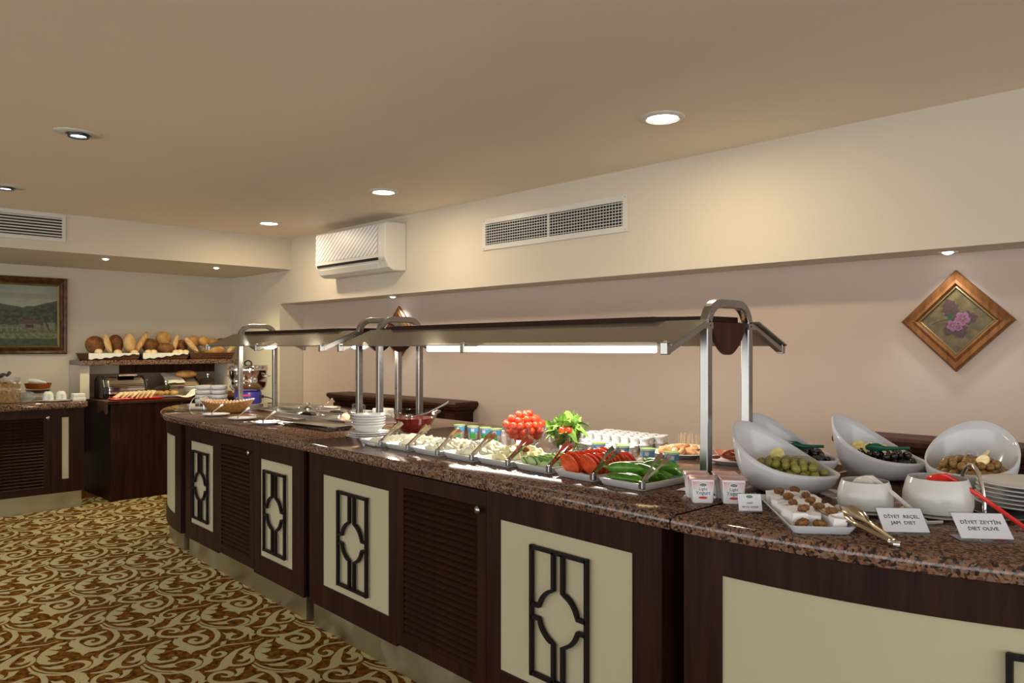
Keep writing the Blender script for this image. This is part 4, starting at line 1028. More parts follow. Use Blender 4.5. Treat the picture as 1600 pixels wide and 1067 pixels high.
# ---------------------------------------------------------------- yogurt cups with blue and green print
def cup():
    t = thing('yogurt_cup', '', 'yogurt cup')
    MB().lathe([(.020,0),(.0215,.002),(.027,.060),(.0285,.062),(.0285,.064),(.0001,.064)], 28).build('cup', 'cup_white', t, smooth=True)
    def band(a0, a1, z0, z1, mat, nme):
        m = MB(); rows = []
        for z in (z0, z1):
            r = .0215 + (.027-.0215)*(z-.002)/.058 + .0004; rows.append([(r*cos(a0+(a1-a0)*k/12), r*sin(a0+(a1-a0)*k/12), z) for k in range(13)])
        m.grid(rows).build(nme, mat, t, smooth='all')
    band(-pi*1.0, pi*.35, .034, .059, 'cup_blue', 'blue_print'); band(-pi*.72, -pi*.30, .006, .034, 'cup_green', 'green_print'); band(-pi*.60,-pi*.40,.040,.054,'foil_white','white_patch')
    MB().lathe([(.0001,.0643),(.0295,.0643),(.0305,.066),(.0001,.0665)], 28).build('foil_lid', 'foil_green', t, smooth=True)
    return t
yc = cup()
lab = ['first', 'second', 'third', 'fourth']
for i, (x, y) in enumerate([(-3.020,2.385),(-2.925,2.395),(-2.835,2.40),(-2.755,2.40),(-2.066,2.36),(-1.945,2.365),(-1.822,2.37),(-1.700,2.355)]):
    o = yc if i == 0 else copy_tree(yc); o.location = (x,y,ZT); o.rotation_euler = (0,0,R(35)+jit(.2))
    o['label'] = (lab[i] + ' blue and green yogurt cup along from the compote bowl') if i < 4 else (lab[i-4] + ' blue and green yogurt cup along from the salad bowl, behind the tomatoes'); o['group'] = 'blue and green yogurt cups'
pc = thing('portion_cup', 'small white portion cup with pale foil lid in the packed rows', 'portion cup', (0,0,0), 0, 'white portion cups packed in rows')
MB().lathe([(.017,0),(.022,.022),(.0245,.024),(.0245,.026),(.0001,.026)], 18).build('cup', 'cup_white', pc, smooth=True)
MB().lathe([(.0001,.0262),(.0255,.0262),(.0255,.0275),(.0001,.028)], 18).build('foil_lid', 'foil_white', pc, smooth=True)
lids = ['foil_white', 'foil_blue', 'foil_green']; first = True; r_ = random.Random(12)
for j in range(7):
    for i in range(7):
        x, y = -2.43 + i*.054 + (j % 2)*.02, 2.525 + j*.054
        for lay in range(2 if j >= 3 else 1):
            o = pc if first else copy_tree(pc); first = False; o.location = (x + r_.uniform(-.001,.001), y, ZT + lay*.0285); o.rotation_euler = (0,0,r_.uniform(0,6))
for i in range(5):                         # the same cups in the back row beside the tomato bowl
    o = copy_tree(pc); o.location = (-2.99+i*.06, 2.60+.01*i, ZT)

# saucers between the two glass bowls
sc = MB().lathe([(.025,0),(.03,.002),(.055,.008),(.056,.0095),(.028,.004),(.0001,.004)], 32).mesh('saucer'); sc.materials.append(MAT['porcelain']); sc.polygons.foreach_set('use_smooth', [True]*len(sc.polygons))
for k in range(7):
    o = put('saucer', sc, None, None, (-2.52, 2.60, ZT+k*.0075)); tag(o, nth(k, 7) + ' small white saucer in the stack behind the tomato bowl', 'saucer', 'stacked saucers behind the bowls')
for x, y, lb in ((-2.455,2.29,'small blank-looking white card standing before the tomato bowl'), (-2.20,2.305,'small white card with an oval logo standing before the salad bowl')):
    c_ = card(x, y, R(44), .055, .045, 68, [], lb, []); MB().lathe([(.0001,.0004),(.006,.0004),(.006,0)], 20, sy=.45).build('logo_oval', 'text_blue', c_, (0, .0148, .0335), (R(68),0,0))

# platters of snacks by the guard post
def oval(nme, x, y, a, b, label, rot=0):
    o = MB().lathe([(.6,0),(.62,.003),(.97,.017),(1.0,.019),(.98,.0205),(.62,.007),(.0001,.006)], 40, sx=a, sy=b).build(nme, 'porcelain', None, (x,y,ZT), (0,0,rot), smooth=True); return tag(o, label, 'platter', 'oval snack platters')
oval('snack_platter', -1.885, 2.655, .13, .10, 'oval white platter of orange crab sticks behind the yogurt cups', R(20))
oval('snack_platter', -1.625, 2.66, .115, .095, 'oval white platter of sliced ham and salami behind the guard posts', R(20))
st = MB().tube([(-.030,0,0),(0,.002,.001),(.030,0,0)], [.010,.011,.010], 8).mesh('crab_stick'); st.materials.append(MAT['crab_stick']); st.polygons.foreach_set('use_smooth', [True]*len(st.polygons))
pt = MB().ell((0,0,0), (.024,.014,.011), 10, 6).mesh('pastry_bite'); pt.materials.append(MAT['pastry_cream']); pt.polygons.foreach_set('use_smooth', [True]*len(pt.polygons))
for (x, y, z) in heap(.090,.065,.018,.022,.031,6):
    q = r_.random() < .6; o = put('crab_stick' if q else 'pastry_bite', st if q else pt, None, None, (-1.885+x, 2.655+y, ZT+z), (0,jit(.3),r_.uniform(0,3)))
    tag(o, 'short orange snack stick heaped on the oval platter' if q else 'small cream coloured pastry bite among the orange sticks', 'snack', 'orange snack sticks' if q else 'cream pastry bites')
hm = MB().lathe([(.0001,-.0015),(.032,-.0015),(.033,0),(.032,.0015),(.0001,.0015)], 20).mesh('ham_slice'); hm.materials.append(MAT['ham'])
sm = MB().lathe([(.0001,-.0015),(.018,-.0015),(.0185,0),(.018,.0015),(.0001,.0015)], 16).mesh('salami_slice'); sm.materials.append(MAT['salami'])
for (x, y, z) in heap(.075,.055,.020,.014,.030,16):
    q = y > -.01; o = put('ham_slice' if q else 'salami_slice', hm if q else sm, None, None, (-1.625+x, 2.66+y, ZT+z+(.004 if q else 0)), (R(-28)+jit(.3),jit(.3),jit(2)))
    tag(o, 'folded pink ham slice on the oval platter' if q else 'dark salami slice at the front of the ham platter', 'cold cut', 'pink ham slices' if q else 'dark salami slices')
pk = MB().tube([(0,0,0),(0,0,.055)], .0011, 5).mesh('cocktail_pick')
plain('pick_wood', (.62,.48,.26), .6)
pk.materials.append(MAT['pick_wood'])
cb = MB().ell((0,0,0), (.011,.011,.009), 8, 6).mesh('canape'); cb.materials.append(MAT['pastry_cream'])
pl2 = oval('canape_platter', -1.96, 2.845, .10, .07, 'oval white platter of canapes on cocktail picks', 0); pl2['group'] = 'canape platter'
for (x, y, z) in heap(.070,.048,.015,0,.023,26):
    t = thing('canape', 'bite-sized canape speared on a wooden pick', 'canape', (-1.96+x,2.845+y,ZT+z), 0, 'canapes on picks'); put('bite', cb, None, t); put('pick', pk, None, t, (0,0,.004), (jit(.15),jit(.15),0))

# ---------------------------------------------------------------- bowls and plates by the seam
b1 = MB().lathe([(.040,0),(.042,.004),(.066,.018),(.081,.036),(.0835,.038),(.080,.040),(.064,.021),(.038,.007),(.0001,.006)], 40).mesh('cereal_bowl'); b1.materials.append(MAT['porcelain']); b1.polygons.foreach_set('use_smooth', [True]*len(b1.polygons))
p1 = plate_mesh(.105, .014); p1.materials.append(MAT['porcelain']); p1.polygons.foreach_set('use_smooth', [True]*len(p1.polygons)); p1.name = 'side_plate'
SX, SY = -3.235, 1.985
ps = MB().lathe([(.045,0),(.045,.008),(.055,.012),(.0001,.012)], 32).build('plate_stand', 'steel', None, (SX,SY,ZT), smooth=True); tag(ps, 'low round steel stand under the stacked side plates', 'stand')
for k in range(3): tag(put('side_plate', p1, None, None, (SX+.002*k,SY,ZT+.0125+k*.009)), nth(k, 3) + ' white side plate stacked under the cereal bowls', 'plate', 'side plates under the bowls')
for k in range(5): tag(put('cereal_bowl', b1, None, None, (SX,SY+.001*k,ZT+.040+k*.0125)), nth(k, 5) + ' white cereal bowl in the stack next to the sliced cheese', 'bowl', 'stacked cereal bowls')

# ---------------------------------------------------------------- bain-marie and the things around it
bm_ = thing('bain_marie', 'stainless bain-marie deck with six shallow wells set on the granite', 'bain-marie', (-4.525,2.44,ZT))
MB().box(-.69,.69,-.235,.235,0,.006).build('deck', 'bright_steel', bm_, bevel=.002)
wl = MB()
def rim(hx, hy, z): return [(-hx,-hy,z),(hx,-hy,z),(hx,hy,z),(-hx,hy,z)]
m = MB().grid([rim(.205,.100,.006), rim(.205,.100,.030), rim(.196,.091,.031), rim(.188,.083,.012)], True); m.f.append((12,13,14,15)); wme_ = m.mesh('well')
for i in range(3):
    for j in range(2): put('well', wme_, 'bright_steel', bm_, (-.44+i*.44, -.115+j*.225, 0))
lid = MB().lathe([(.085,.0),(.088,.004),(.07,.022),(.03,.034),(.012,.036),(.012,.05),(.0001,.052)], 32).mesh('lid')
for x, y in ((-.44,.11), (.0,.11), (0,-.115)): put('pot_lid', lid, 'chrome', bm_, (x,y,.012), smooth=True)
for k, (x, y) in enumerate(((-3.965,2.085), (-3.955,2.09))):
    o = platter('ft', .53, .17, h=.012, fl=.012).build('flat_tray', 'bright_steel', None, (x,y,ZT+k*.0135), (0,0,R(1+3*k)), smooth=True); tag(o, 'flat empty steel tray lying before the wells' + (', upper of two' if k else ', under another tray'), 'tray', 'flat steel trays')
eg = MB().ell((0,0,0), (.029,.022,.022), 18, 12).build('egg', 'egg_shell', None, (-4.10,2.355,ZT+.034), (0,.1,.4), smooth='all'); tag(eg, 'brown egg lying in the well nearest the bowl stack', 'egg')
def plate_with_tongs(x, y, r, what, n=2):
    p = plate_mesh(r, .014); p.name = 'rest_plate'; p.materials.append(MAT['porcelain']); p.polygons.foreach_set('use_smooth', [True]*len(p.polygons))
    tag(put('rest_plate', p, None, None, (x,y,ZT)), 'small white rest plate ' + what, 'plate', 'rest plates with tongs')
    add_tongs(x-.01, y-.025, ZT+.020, R(-20), 'steel tongs standing on the rest plate ' + what, 'tongs on rest plates', .7)
plate_with_tongs(-5.065, 1.935, .088, 'beside the wicker basket')
plate_with_tongs(-4.685, 1.955, .088, 'midway along the granite edge')
plate_with_tongs(-4.315, 1.955, .088, 'next to the flat steel trays')
plate_with_tongs(-5.075, 2.755, .105, 'at the back of the wells')
gp = plate_mesh(.10, .013); gp.name = 'glass_plate'; gp.materials.append(MAT['porcelain']); gp.polygons.foreach_set('use_smooth', [True]*len(gp.polygons))
tag(put('glass_plate', gp, None, None, (-4.62,2.755,ZT)), 'white plate carrying two upturned glasses before the sideboard', 'plate')
gm = MB().lathe([(.030,0),(.031,.003),(.028,.05),(.020,.056),(.0001,.057),(.0001,.053),(.018,.052),(.026,.046),(.028,.003)], 26).mesh('upturned_glass'); gm.materials.append(MAT['glass']); gm.polygons.foreach_set('use_smooth', [True]*len(gm.polygons))
for dx in (-.035, .035): tag(put('upturned_glass', gm, None, None, (-4.62+dx,2.755,ZT+.006)), 'small upturned clear glass on the plate before the sideboard', 'glass', 'upturned glasses')
nb = MB().box(-.06,.06,-.045,.045,0,.05).build('napkin_box', 'cup_white', None, (-4.33,2.77,ZT), (0,0,R(10)), bevel=.006); tag(nb, 'white napkin box behind the stacked cereal bowls', 'box')

# wicker basket
m = MB(); rows = []
for i in range(9):
    t = i/8; rows.append([((.09+.075*t**.8)*cos(a)*(1+.12*abs(cos(a))), (.05+.05*t)*sin(a), .072*t**1.4 + .02*t*abs(cos(a))**2) for a in [2*pi*k/40 for k in range(40)]])
for i in range(8, -1, -1):
    t = i/8; rows.append([((.086+.075*t**.8)*cos(a)*(1+.12*abs(cos(a))), (.046+.05*t)*sin(a), .005 + .072*t**1.4 + .02*t*abs(cos(a))**2) for a in [2*pi*k/40 for k in range(40)]])
m.grid(rows, True); n = len(m.v); m.f.append(tuple(range(39,-1,-1))); m.f.append(tuple(n-40+k for k in range(40)))
bk = thing('wicker_basket', 'shallow boat-shaped wicker basket with white stitched rim', 'basket', (-5.255,2.115-.03,ZT), R(47))
m.build('body', 'wicker_gold', bk, smooth='all')
stt = MB()
for k in range(46):
    a = 2*pi*k/46; x, y, z = .165*cos(a)*(1+.12*abs(cos(a))), .10*sin(a), .077+.02*cos(a)**2; stt.ell((x,y,z), (.006,.004,.006), 6, 4)
stt.build('stitched_rim', 'white_cloth', bk, fix=False)['kind'] = 'stuff'

# glass tray with wire handles
gt = thing('sauce_tray', 'glass-and-steel sauce tray with two wire arch handles on rounded end', 'tray', (-5.60,2.03,ZT), R(40))
platter('gt', .30, .16, h=.014).build('tray', 'glass', gt, smooth=True)
MB().box(-.07,.09,-.045,.045,.008,.022).build('dish', 'porcelain', gt, bevel=.005)
for y in (-.062, .062): MB().tube([(-.05+.055*(1-cos(pi*k/12)), y, .006+.095*sin(pi*k/12)) for k in range(13)], .0035, 8).build('wire_handle', 'chrome', gt, smooth=True)
sh = MB().lathe([(.014,0),(.016,.004),(.013,.03),(.006,.04),(.008,.046),(.0001,.05)], 18).build('shaker', 'glass', None, (-5.79,1.96,ZT), smooth=True); tag(sh, 'tiny clear glass shaker at the end of the sauce tray', 'shaker')

# soup cup stacks
sb = MB().lathe([(.045,0),(.05,.003),(.064,.010),(.066,.036),(.063,.036),(.060,.012),(.0001,.008)], 36).mesh('soup_cup'); sb.materials.append(MAT['porcelain']); sb.polygons.foreach_set('use_smooth', [True]*len(sb.polygons))
for (x, y), nmx in (((-6.180,2.262), 'first'), ((-6.115,2.36), 'second')):
    tag(put('stack_tray', MB().lathe([(.06,0),(.07,.004),(.0001,.005)], 30).mesh('stack_tray'), 'porcelain', None, (x,y,ZT), smooth=True), 'white round tray under the stack of soup cups ' + ('beside the kettle' if nmx == 'second' else 'at the rounded counter end'), 'tray', 'trays under the soup cups')
    for k in range(4): tag(put('soup_cup', sb, None, None, (x,y,ZT+.005+k*.0365)), nth(k, 4) + ' white straight-sided soup cup in the stack ' + ('beside the kettle' if nmx == 'second' else 'at the rounded counter end'), 'bowl', 'soup cup stack ' + ('beside the kettle' if nmx == 'second' else 'at the counter end'))

# soup kettle
kt = thing('soup_kettle', 'polished steel electric soup kettle on a blue printed base with a cable', 'soup kettle', (-5.935,2.525,ZT), R(40))
MB().lathe([(.115,0),(.12,.006),(.05,.010),(.0001,.010)], 36).build('foot_plate', 'porcelain', kt, smooth=True)
plain('kettle_blue', (.045,.04,.32), .3)
plain('kettle_red', (.75,.05,.08), .4)
MB().lathe([(.100,.010),(.104,.014),(.104,.095),(.098,.105),(.0001,.105)], 40).build('heater_base', 'kettle_blue', kt, smooth=True)
MB().lathe([(.085,.105),(.12,.115),(.142,.145),(.146,.19),(.146,.265),(.15,.27),(.15,.275),(.0001,.275)], 48).build('pot', 'chrome', kt, smooth=True)
MB().lathe([(.152,.276),(.152,.30),(.145,.312),(.06,.322),(.0001,.324)], 48).build('lid', 'chrome', kt, smooth=True)
MB().tube([(.03*cos(a), 0, .322+.028*sin(a)) for a in [pi*k/10 for k in range(11)]], .006, 8).build('lid_handle', 'black_plastic', kt, smooth=True)
for s in (-1, 1): MB().tube([(s*.142,-.035,.225),(s*.175,-.025,.228),(s*.175,.025,.228),(s*.142,.035,.225)], .006, 8).build('side_handle', 'chrome', kt, smooth=True)
MB().lathe([(.0001,.006),(.016,.006),(.018,0)], 24).build('dial', 'white_plastic', kt, (-.035,-.099,.045), (R(90),0,R(-18)), smooth=True)
MB().lathe([(.0001,.009),(.009,.009),(.009,.005)], 20).build('dial_cap', 'black_plastic', kt, (-.035,-.099,.045), (R(90),0,R(-18)), smooth=True)
def base_print(a0, a1, z0, z1, mat, nme):
    rows = [[(.1046*cos(a0+(a1-a0)*k/8), .1046*sin(a0+(a1-a0)*k/8), z) for k in range(9)] for z in (z0, z1)]; MB().grid(rows).build(nme, mat, kt, smooth='all')
base_print(-pi/2+.05, -pi/2+.62, .070, .084, 'kettle_red', 'red_print')
for k in range(4): base_print(-pi/2+.12+k*.2, -pi/2+.20+k*.2, .034, .050, 'paper', 'white_mark')
MB().box(.10,.125,-.015,.015,.05,.075).build('plug_socket', 'black_plastic', kt, bevel=.003)
MB().tube([(.12,0,.06),(.16,.0,.058),(.22,.0,.04),(.235,.01,.025),(.20,.02,.008),(.15,.04,.006)], .004, 8).build('cable', 'black_plastic', kt, smooth=True)

# ---------------------------------------------------------------- the granite-topped side counter by the painting (room axes)
def room_thing(name, label, cat, x, y, z=0, group=None, rz=0): return thing(name, label, cat, rw(x,y,z), RA+rz, group)
LX = -7.15
lc = room_thing('side_counter', 'dark cabinet with louvred door and steel plinth under the cereal jars', 'cabinet', 0, 0)
yA, yB = .35, 1.93
P = Path([(LX, yA), (LX, yB)])
MB().prism(rect(XL+.004, LX-.012, yA, yB), .142, .846).build('carcass', 'dark_wood', lc)
MB().prism(rect(XL+.03, LX-.03, yA+.01, yB-.012), 0, .1415).build('plinth', 'plinth_steel', lc)
def member(nme, a, b, z0, z1): m = MB(); P.box(m, a, b, z0, z1, -.012, .004); m.build(nme, 'dark_wood', lc, bevel=.0015)
d0, d1 = 1.03-yA, 1.685-yA
member('stile', 0, d0, .144, .845); member('stile', d1, 1.763-yA, .144, .845); member('stile', 1.815-yA, yB-yA, .144, .845)
member('top_rail', 1.763-yA, 1.815-yA, .772, .845); member('bottom_rail', 1.763-yA, 1.815-yA, .144, .256)
m = MB(); P.box(m, 1.763-yA, 1.815-yA, .256, .772, -.0115, -.003); m.build('cream_panel', 'cream_panel', lc)
louver_door(P, d0+.002, d1-.002, lc, n=22, zlo=.146, zhi=.843, l0=.20, l1=.775, st=.055)
def side_slab():
    pts = [(XL+.003,.33),(LX+.045,.33),(LX+.045,1.90),(LX+.03,1.945),(LX-.01,1.965),(XL+.003,1.965)]
    def inset(P_, d):
        out = []; n = len(P_)
        for i in range(n):
            a, b, c = Vector(P_[i-1]), Vector(P_[i]), Vector(P_[(i+1)%n]); e1 = (b-a).normalized(); e2 = (c-b).normalized(); n1 = Vector((-e1.y,e1.x)); n2 = Vector((-e2.y,e2.x)); q = n1+n2; out.append(tuple(b + q/max(q.dot(n1),.3)*d))
        return out
    rings = [(.010,.8465),(.0,.858),(.0,.888),(.004,.896),(.010,.900)]
    m = MB().grid([[(x,y,z) for x,y in inset(pts,d)] for d,z in rings], True); n = len(pts); m.f.append(tuple(range(n-1,-1,-1))); m.f.append(tuple(4*n+i for i in range(n)))
    o = m.build('side_countertop', 'granite', None, rot=ROT, smooth=True); tag(o, 'red-brown granite top of the side counter below the painting', 'countertop')
side_slab()
mottled('cornflakes', [(.3,(.30,.13,.03)), (.5,(.50,.28,.08)), (.7,(.68,.46,.18))], 55, .6, 1.0, dist=.01)
cj = room_thing('cereal_box', 'clear square dispenser full of cornflakes with a black-handled scoop', 'cereal container', -7.36, 1.345, .90)
def hollow(hx, hy, h, th): 
    m = MB().grid([rim(hx,hy,0), rim(hx,hy,h), rim(hx-th,hy-th,h), rim(hx-th,hy-th,th)], True); m.f.append((3,2,1,0)); m.f.append((12,13,14,15)); return m
hollow(.14,.14,.21,.005).build('clear_case', 'acrylic', cj)
cf = MB(); rows = []
for i in range(9): rows.append([(-.13+.26*j/8, -.13+.26*i/8, .165+.012*sin(i*2.1+j*1.3)) for j in range(9)])
cf.box(-.131,.131,-.131,.131,.006,.164); cf.grid(rows).build('cornflakes', 'cornflakes', cj)['kind'] = 'stuff'
MB().tube([(-.12,.05,.22),(-.03,.055,.235),(.06,.06,.225),(.11,.065,.250)], [.020,.011,.010,.015], 10).build('scoop', 'black_plastic', cj, smooth=True)
c2 = room_thing('clear_tub', 'low clear acrylic tub beside the cornflakes', 'container', -7.33, 1.545, .90); hollow(.06,.045,.085,.004).build('case', 'acrylic', c2)
sj = room_thing('jam_dish', 'amber glass dish of jam with a white spoon on stacked bowl', 'dish', -7.58, 1.685, .90)
MB().lathe([(.05,0),(.055,.006),(.02,.02),(.02,.035),(.085,.06),(.10,.095),(.097,.095),(.08,.063),(.0001,.05)], 36).build('lower_dish', 'glass', sj, smooth=True)
MB().lathe([(.0001,.055),(.078,.064),(.092,.088),(.0001,.088)], 30).build('dark_jam', 'jam', sj, smooth=True)
plain('amber_glass', (.45,.12,.02), .15, trans=.5)
MB().lathe([(.07,.096),(.09,.10),(.105,.145),(.10,.145),(.085,.105),(.0001,.102)], 36).build('upper_dish', 'amber_glass', sj, smooth=True)
MB().tube([(-.05,-.05,.165),(.0,.0,.155),(.045,.05,.148)], [.022,.024,.010], 10).build('spoon', 'porcelain', sj, smooth=True)
csr = room_thing('cup_saucer', 'white saucer under two upturned cups on the side counter', 'saucer', -7.245, 1.735, .90); MB().lathe([(.06,0),(.066,.003),(.10,.012),(.0001,.013)], 32, sy=1.2).build('dish', 'porcelain', csr, smooth=True)
for dy, nmx in ((-.05,'next to the clear tub'), (.045,'next to the folded napkin')):
    c_ = room_thing('coffee_cup', 'upturned white coffee cup on the saucer ' + nmx, 'cup', -7.245, 1.735+dy, .9135, 'upturned coffee cups'); MB().lathe([(.040,0),(.042,.002),(.040,.04),(.030,.066),(.024,.070),(.024,.075),(.0001,.075)], 28).build('body', 'porcelain', c_, smooth=True)
    MB().tube([(.038,0,.05),(.058,0,.045),(.06,0,.025),(.04,0,.015)], .004, 8).build('handle', 'porcelain', c_, smooth=True)
nk = MB(); nk.box(-.05,.05,-.05,.05,0,.03).box(-.045,.045,-.045,.045,.03,.062); nk = nk.build('folded_napkins', 'white_cloth', None, rw(-7.23,1.905,.90), (0,0,RA), bevel=.006); tag(nk, 'pile of folded white napkins at the end of the side counter', 'napkin')

# ---------------------------------------------------------------- bread table, shelf and boards in place of the mirror backing
TX = -7.20
bt = room_thing('bread_table', 'tall dark wood serving table with plain boarded front for the bread', 'table', 0, 0)
MB().box(XL+.01, TX, 2.155, 3.46, .0, .855).build('cabinet_body', 'dark_wood', bt, bevel=.002)
MB().box(XL+.004, TX+.03, 2.125, 3.49, .856, .882).build('table_top', 'brown_wood', bt, bevel=.004)
rn = room_thing('table_runner', 'brown cloth runner hanging over the table corner', 'cloth', TX-.12, 2.124, .884)
plain('brown_cloth', (.10,.05,.028), .85, noise=.15, nscale=60)
m = MB().grid([[(x,.10,.0005),(x,.0,.0005),(x,-.004,-.004),(x,-.005,-.10+.02*cos(x*30))] for x in [-.14+.30*k/8 for k in range(9)]]).build('cloth', 'brown_cloth', rn)
sf = room_thing('bread_shelf', 'granite shelf on cream end panels above the bread table', 'shelf', 0, 0)
MB().box(XL+.005, -7.62, 2.035, 3.50, 1.191, 1.236).build('shelf_slab', 'granite', sf, bevel=.006)
for y0, y1 in ((2.04,2.118), (3.42,3.49)): MB().box(XL+.005, -7.68, y0, y1, .8825, 1.1905).build('end_panel', 'wall_paint', sf)
plain('tan_panel', (.30,.21,.145), .5)
MB().box(XL+.004, XL+.012, 2.12, 3.415, .883, 1.10).build('mirror_view_tan', 'tan_panel', sf); MB().box(XL+.004, XL+.014, 2.47, 3.415, 1.10, 1.19).build('mirror_view_dark', 'brown_wood', sf)  # coloured boards put in for the mirror backing and its brown reflections
for y in (2.62, 2.80, 2.98, 3.16): MB().box(XL+.014, XL+.020, y-.006, y+.006, 1.10, 1.19).build('mirror_view_strip', 'dark_wood', sf)  # dark strips belonging to the same imitated reflection

mottled('dark_crust', [(.3,(.085,.026,.008)), (.55,(.20,.075,.02)), (.75,(.34,.15,.05))], 22, .6, .5)
mottled('golden_crust', [(.3,(.42,.18,.045)), (.55,(.60,.32,.10)), (.75,(.74,.50,.22))], 14, .55, .35)
mottled('pale_crust', [(.3,(.52,.27,.08)), (.6,(.74,.50,.22)), (.8,(.84,.70,.45))], 12, .55, .3)
mottled('roll_crust', [(.3,(.62,.40,.18)), (.7,(.80,.66,.42))], 16, .55, .2)
mottled('brown_wicker', [(.35,(.055,.018,.007)), (.65,(.17,.065,.025))], 90, .5, .8)
def px_room(px, py, x):   # where a seen spot lies on the plane at room depth x
    dx = (px-800)/1183; s_, c_ = sin(R(42.2616)), cos(R(42.2616)); r = (s_*dx-c_, c_*dx+s_, (542-py)/1183)
    q = (r[0]*cos(RA)+r[1]*sin(RA), -r[0]*sin(RA)+r[1]*cos(RA), r[2]); t = x/q[0]; return q[1]*t, CAMH + q[2]*t
for k, (y0, y1) in enumerate(((2.085,2.545), (2.555,3.005), (3.015,3.47))):
    where = ('at the cream end panel', 'in the middle of the shelf', 'next to the soup kettle side')[k]
    b_ = room_thing('bread_basket', 'low brown wicker bread basket ' + where, 'basket', (-7.80), (y0+y1)/2, 1.2365, 'wicker bread baskets'); hx, hy = .165, (y1-y0)/2
    m = MB().grid([rim(hx-.02,hy-.02,0), rim(hx,hy,.06), rim(hx-.012,hy-.012,.06), rim(hx-.03,hy-.03,.008)], True); m.f.append((3,2,1,0)); m.f.append((12,13,14,15)); m.build('basket_body', 'brown_wicker', b_)
    for zz in (.02, .04, .06):
        o_ = hx-.02+zz/3+.002; q_ = hy-.02+zz/3+.002; MB().tube([(-o_,-q_,zz),(o_,-q_,zz),(o_,q_,zz),(-o_,q_,zz)], .005, 6, closed=True).build('woven_band', 'brown_wicker', b_)
    if k < 2:
        n_ = 20; rows = [[], [], []]
        for i in range(n_+1):
            y = -hy+.012 + (2*hy-.024)*i/n_; drop = .030 + .022*cos(i/n_*pi*.9) + .006*sin(i*1.7)
            rows[0].append((hx-.05, y, .0625)); rows[1].append((hx+.008, y, .066)); rows[2].append((hx+.012, y, .066-drop))
        m = MB().grid(rows); m.grid([[(p[0]-.003, p[1], p[2]-.003) for p in r2] for r2 in rows]); cl = m.build('liner_cloth', 'white_cloth', None, rw(-7.80, (y0+y1)/2, 1.2365), (0,0,RA), smooth=True, fix=False)
        tag(cl, 'white cloth folded over the front of the bread basket ' + where, 'cloth', 'bread basket liners')
def slab_loaf(px, py, rx, rz, mat, depth, th, lean, nme, label, tilt=0):
    # a flattened round loaf standing on edge in the basket, leaning back
    y, z = px_room(px, py, depth); f_ = .0058
    m = MB().ell((0,0,0), (th, rx*f_, rz*f_), 20, 14)
    o = m.build(nme, mat, None, rw(depth, y, z), (tilt, R(-lean), RA), smooth='all'); tag(o, label, 'bread', 'breads standing in the shelf baskets'); return o
def baguette(p0, p1, r, depth, mat, label, d2=0):
    y0, z0 = px_room(*p0, depth); y1, z1 = px_room(*p1, depth+d2); t = thing('baguette', label, 'bread', rw(depth,(y0+y1)/2,(z0+z1)/2), RA, 'baguettes in the shelf baskets')
    a, b = Vector((0,(y0-y1)/2,(z0-z1)/2)), Vector((d2,(y1-y0)/2,(z1-z0)/2)); n_ = 12; P_ = [a.lerp(b, k/n_) for k in range(n_+1)]; rr = [r*max(.25, sin(pi*min(1,max(0,k/n_*.94+.03)))**.35) for k in range(n_+1)]
    MB().tube(P_, rr, 12).build('crust', mat, t, smooth='all')
    cut = MB(); u = (b-a).normalized()
    for k in range(4):
        c = a.lerp(b, .2+.2*k) + Vector((r*.82,0,0)); cut.ell(c, (r*.25, r*.35, r*1.0), 8, 6, Matrix.Rotation(math.atan2(u.y,u.z)*-1+.35,3,'X'))
    cut.build('score_marks', 'pale_crust', t, smooth='all', fix=False)['kind'] = 'stuff'
for a in [(149,539,15.5,15,'dark_crust',-7.80,.045,12,'round_loaf','dark round seeded loaf standing at the end of the basket row'),
          (181,537,11.5,15.5,'dark_crust',-7.85,.045,10,'round_loaf','dark red-brown round loaf behind the upright baguette'),
          (202,536,9.5,17,'pale_crust',-7.79,.045,8,'oval_loaf','tall pale oval loaf with a split crust'),
          (234,540,13,12.5,'dark_crust',-7.83,.045,12,'round_loaf','dark speckled round loaf beside the slanting baguette'),
          (255.6,529,12.5,12.5,'golden_crust',-7.87,.04,8,'round_loaf','golden striped round loaf standing above another loaf'),
          (259,545,14,10.5,'dark_crust',-7.745,.045,15,'round_loaf','smooth brown round loaf lying in front in the middle basket'),
          (284,541,9.5,12,'dark_crust',-7.83,.04,10,'round_loaf','dark seeded loaf behind the cream rolls'),
          (304,533,14,10,'golden_crust',-7.88,.04,8,'oval_loaf','golden oval loaf behind the split baguette'),
          (318,533,9,9,'golden_crust',-7.79,.04,8,'oval_loaf','golden loaf end peeping over the sneeze guard pane'),
          (334,547,20,10,'golden_crust',-7.76,.05,12,'farmhouse_loaf','wide floured farmhouse loaf in the kettle-side basket'),
          (346,535,11,8,'dark_crust',-7.88,.04,8,'oval_loaf','dark oval loaf at the back of the kettle-side basket'),
          (333,535,10,8,'golden_crust',-7.89,.04,8,'oval_loaf','golden brown loaf at the back above the farmhouse loaf')]: slab_loaf(*a)
baguette((163.5,522), (172.5,553), .029, -7.74, 'pale_crust', 'pale baguette standing upright between two dark round loaves')
baguette((230,519), (212,551), .027, -7.76, 'golden_crust', 'golden baguette slanting up past the shelf breads')
baguette((277,523), (271,548), .026, -7.78, 'pale_crust', 'short pale baguette upright beside the brown round loaf')
baguette((290,528), (309,552), .030, -7.73, 'pale_crust', 'split pale baguette slanting down towards the sneeze guard')
baguette((366,541), (355,551), .026, -7.74, 'pale_crust', 'short pale baguette end at the kettle side of the shelf')
rl = MB().ell((0,0,0), (.034,.036,.027), 16, 10).mesh('bread_roll'); rl.materials.append(MAT['roll_crust']); rl.polygons.foreach_set('use_smooth', [True]*len(rl.polygons))
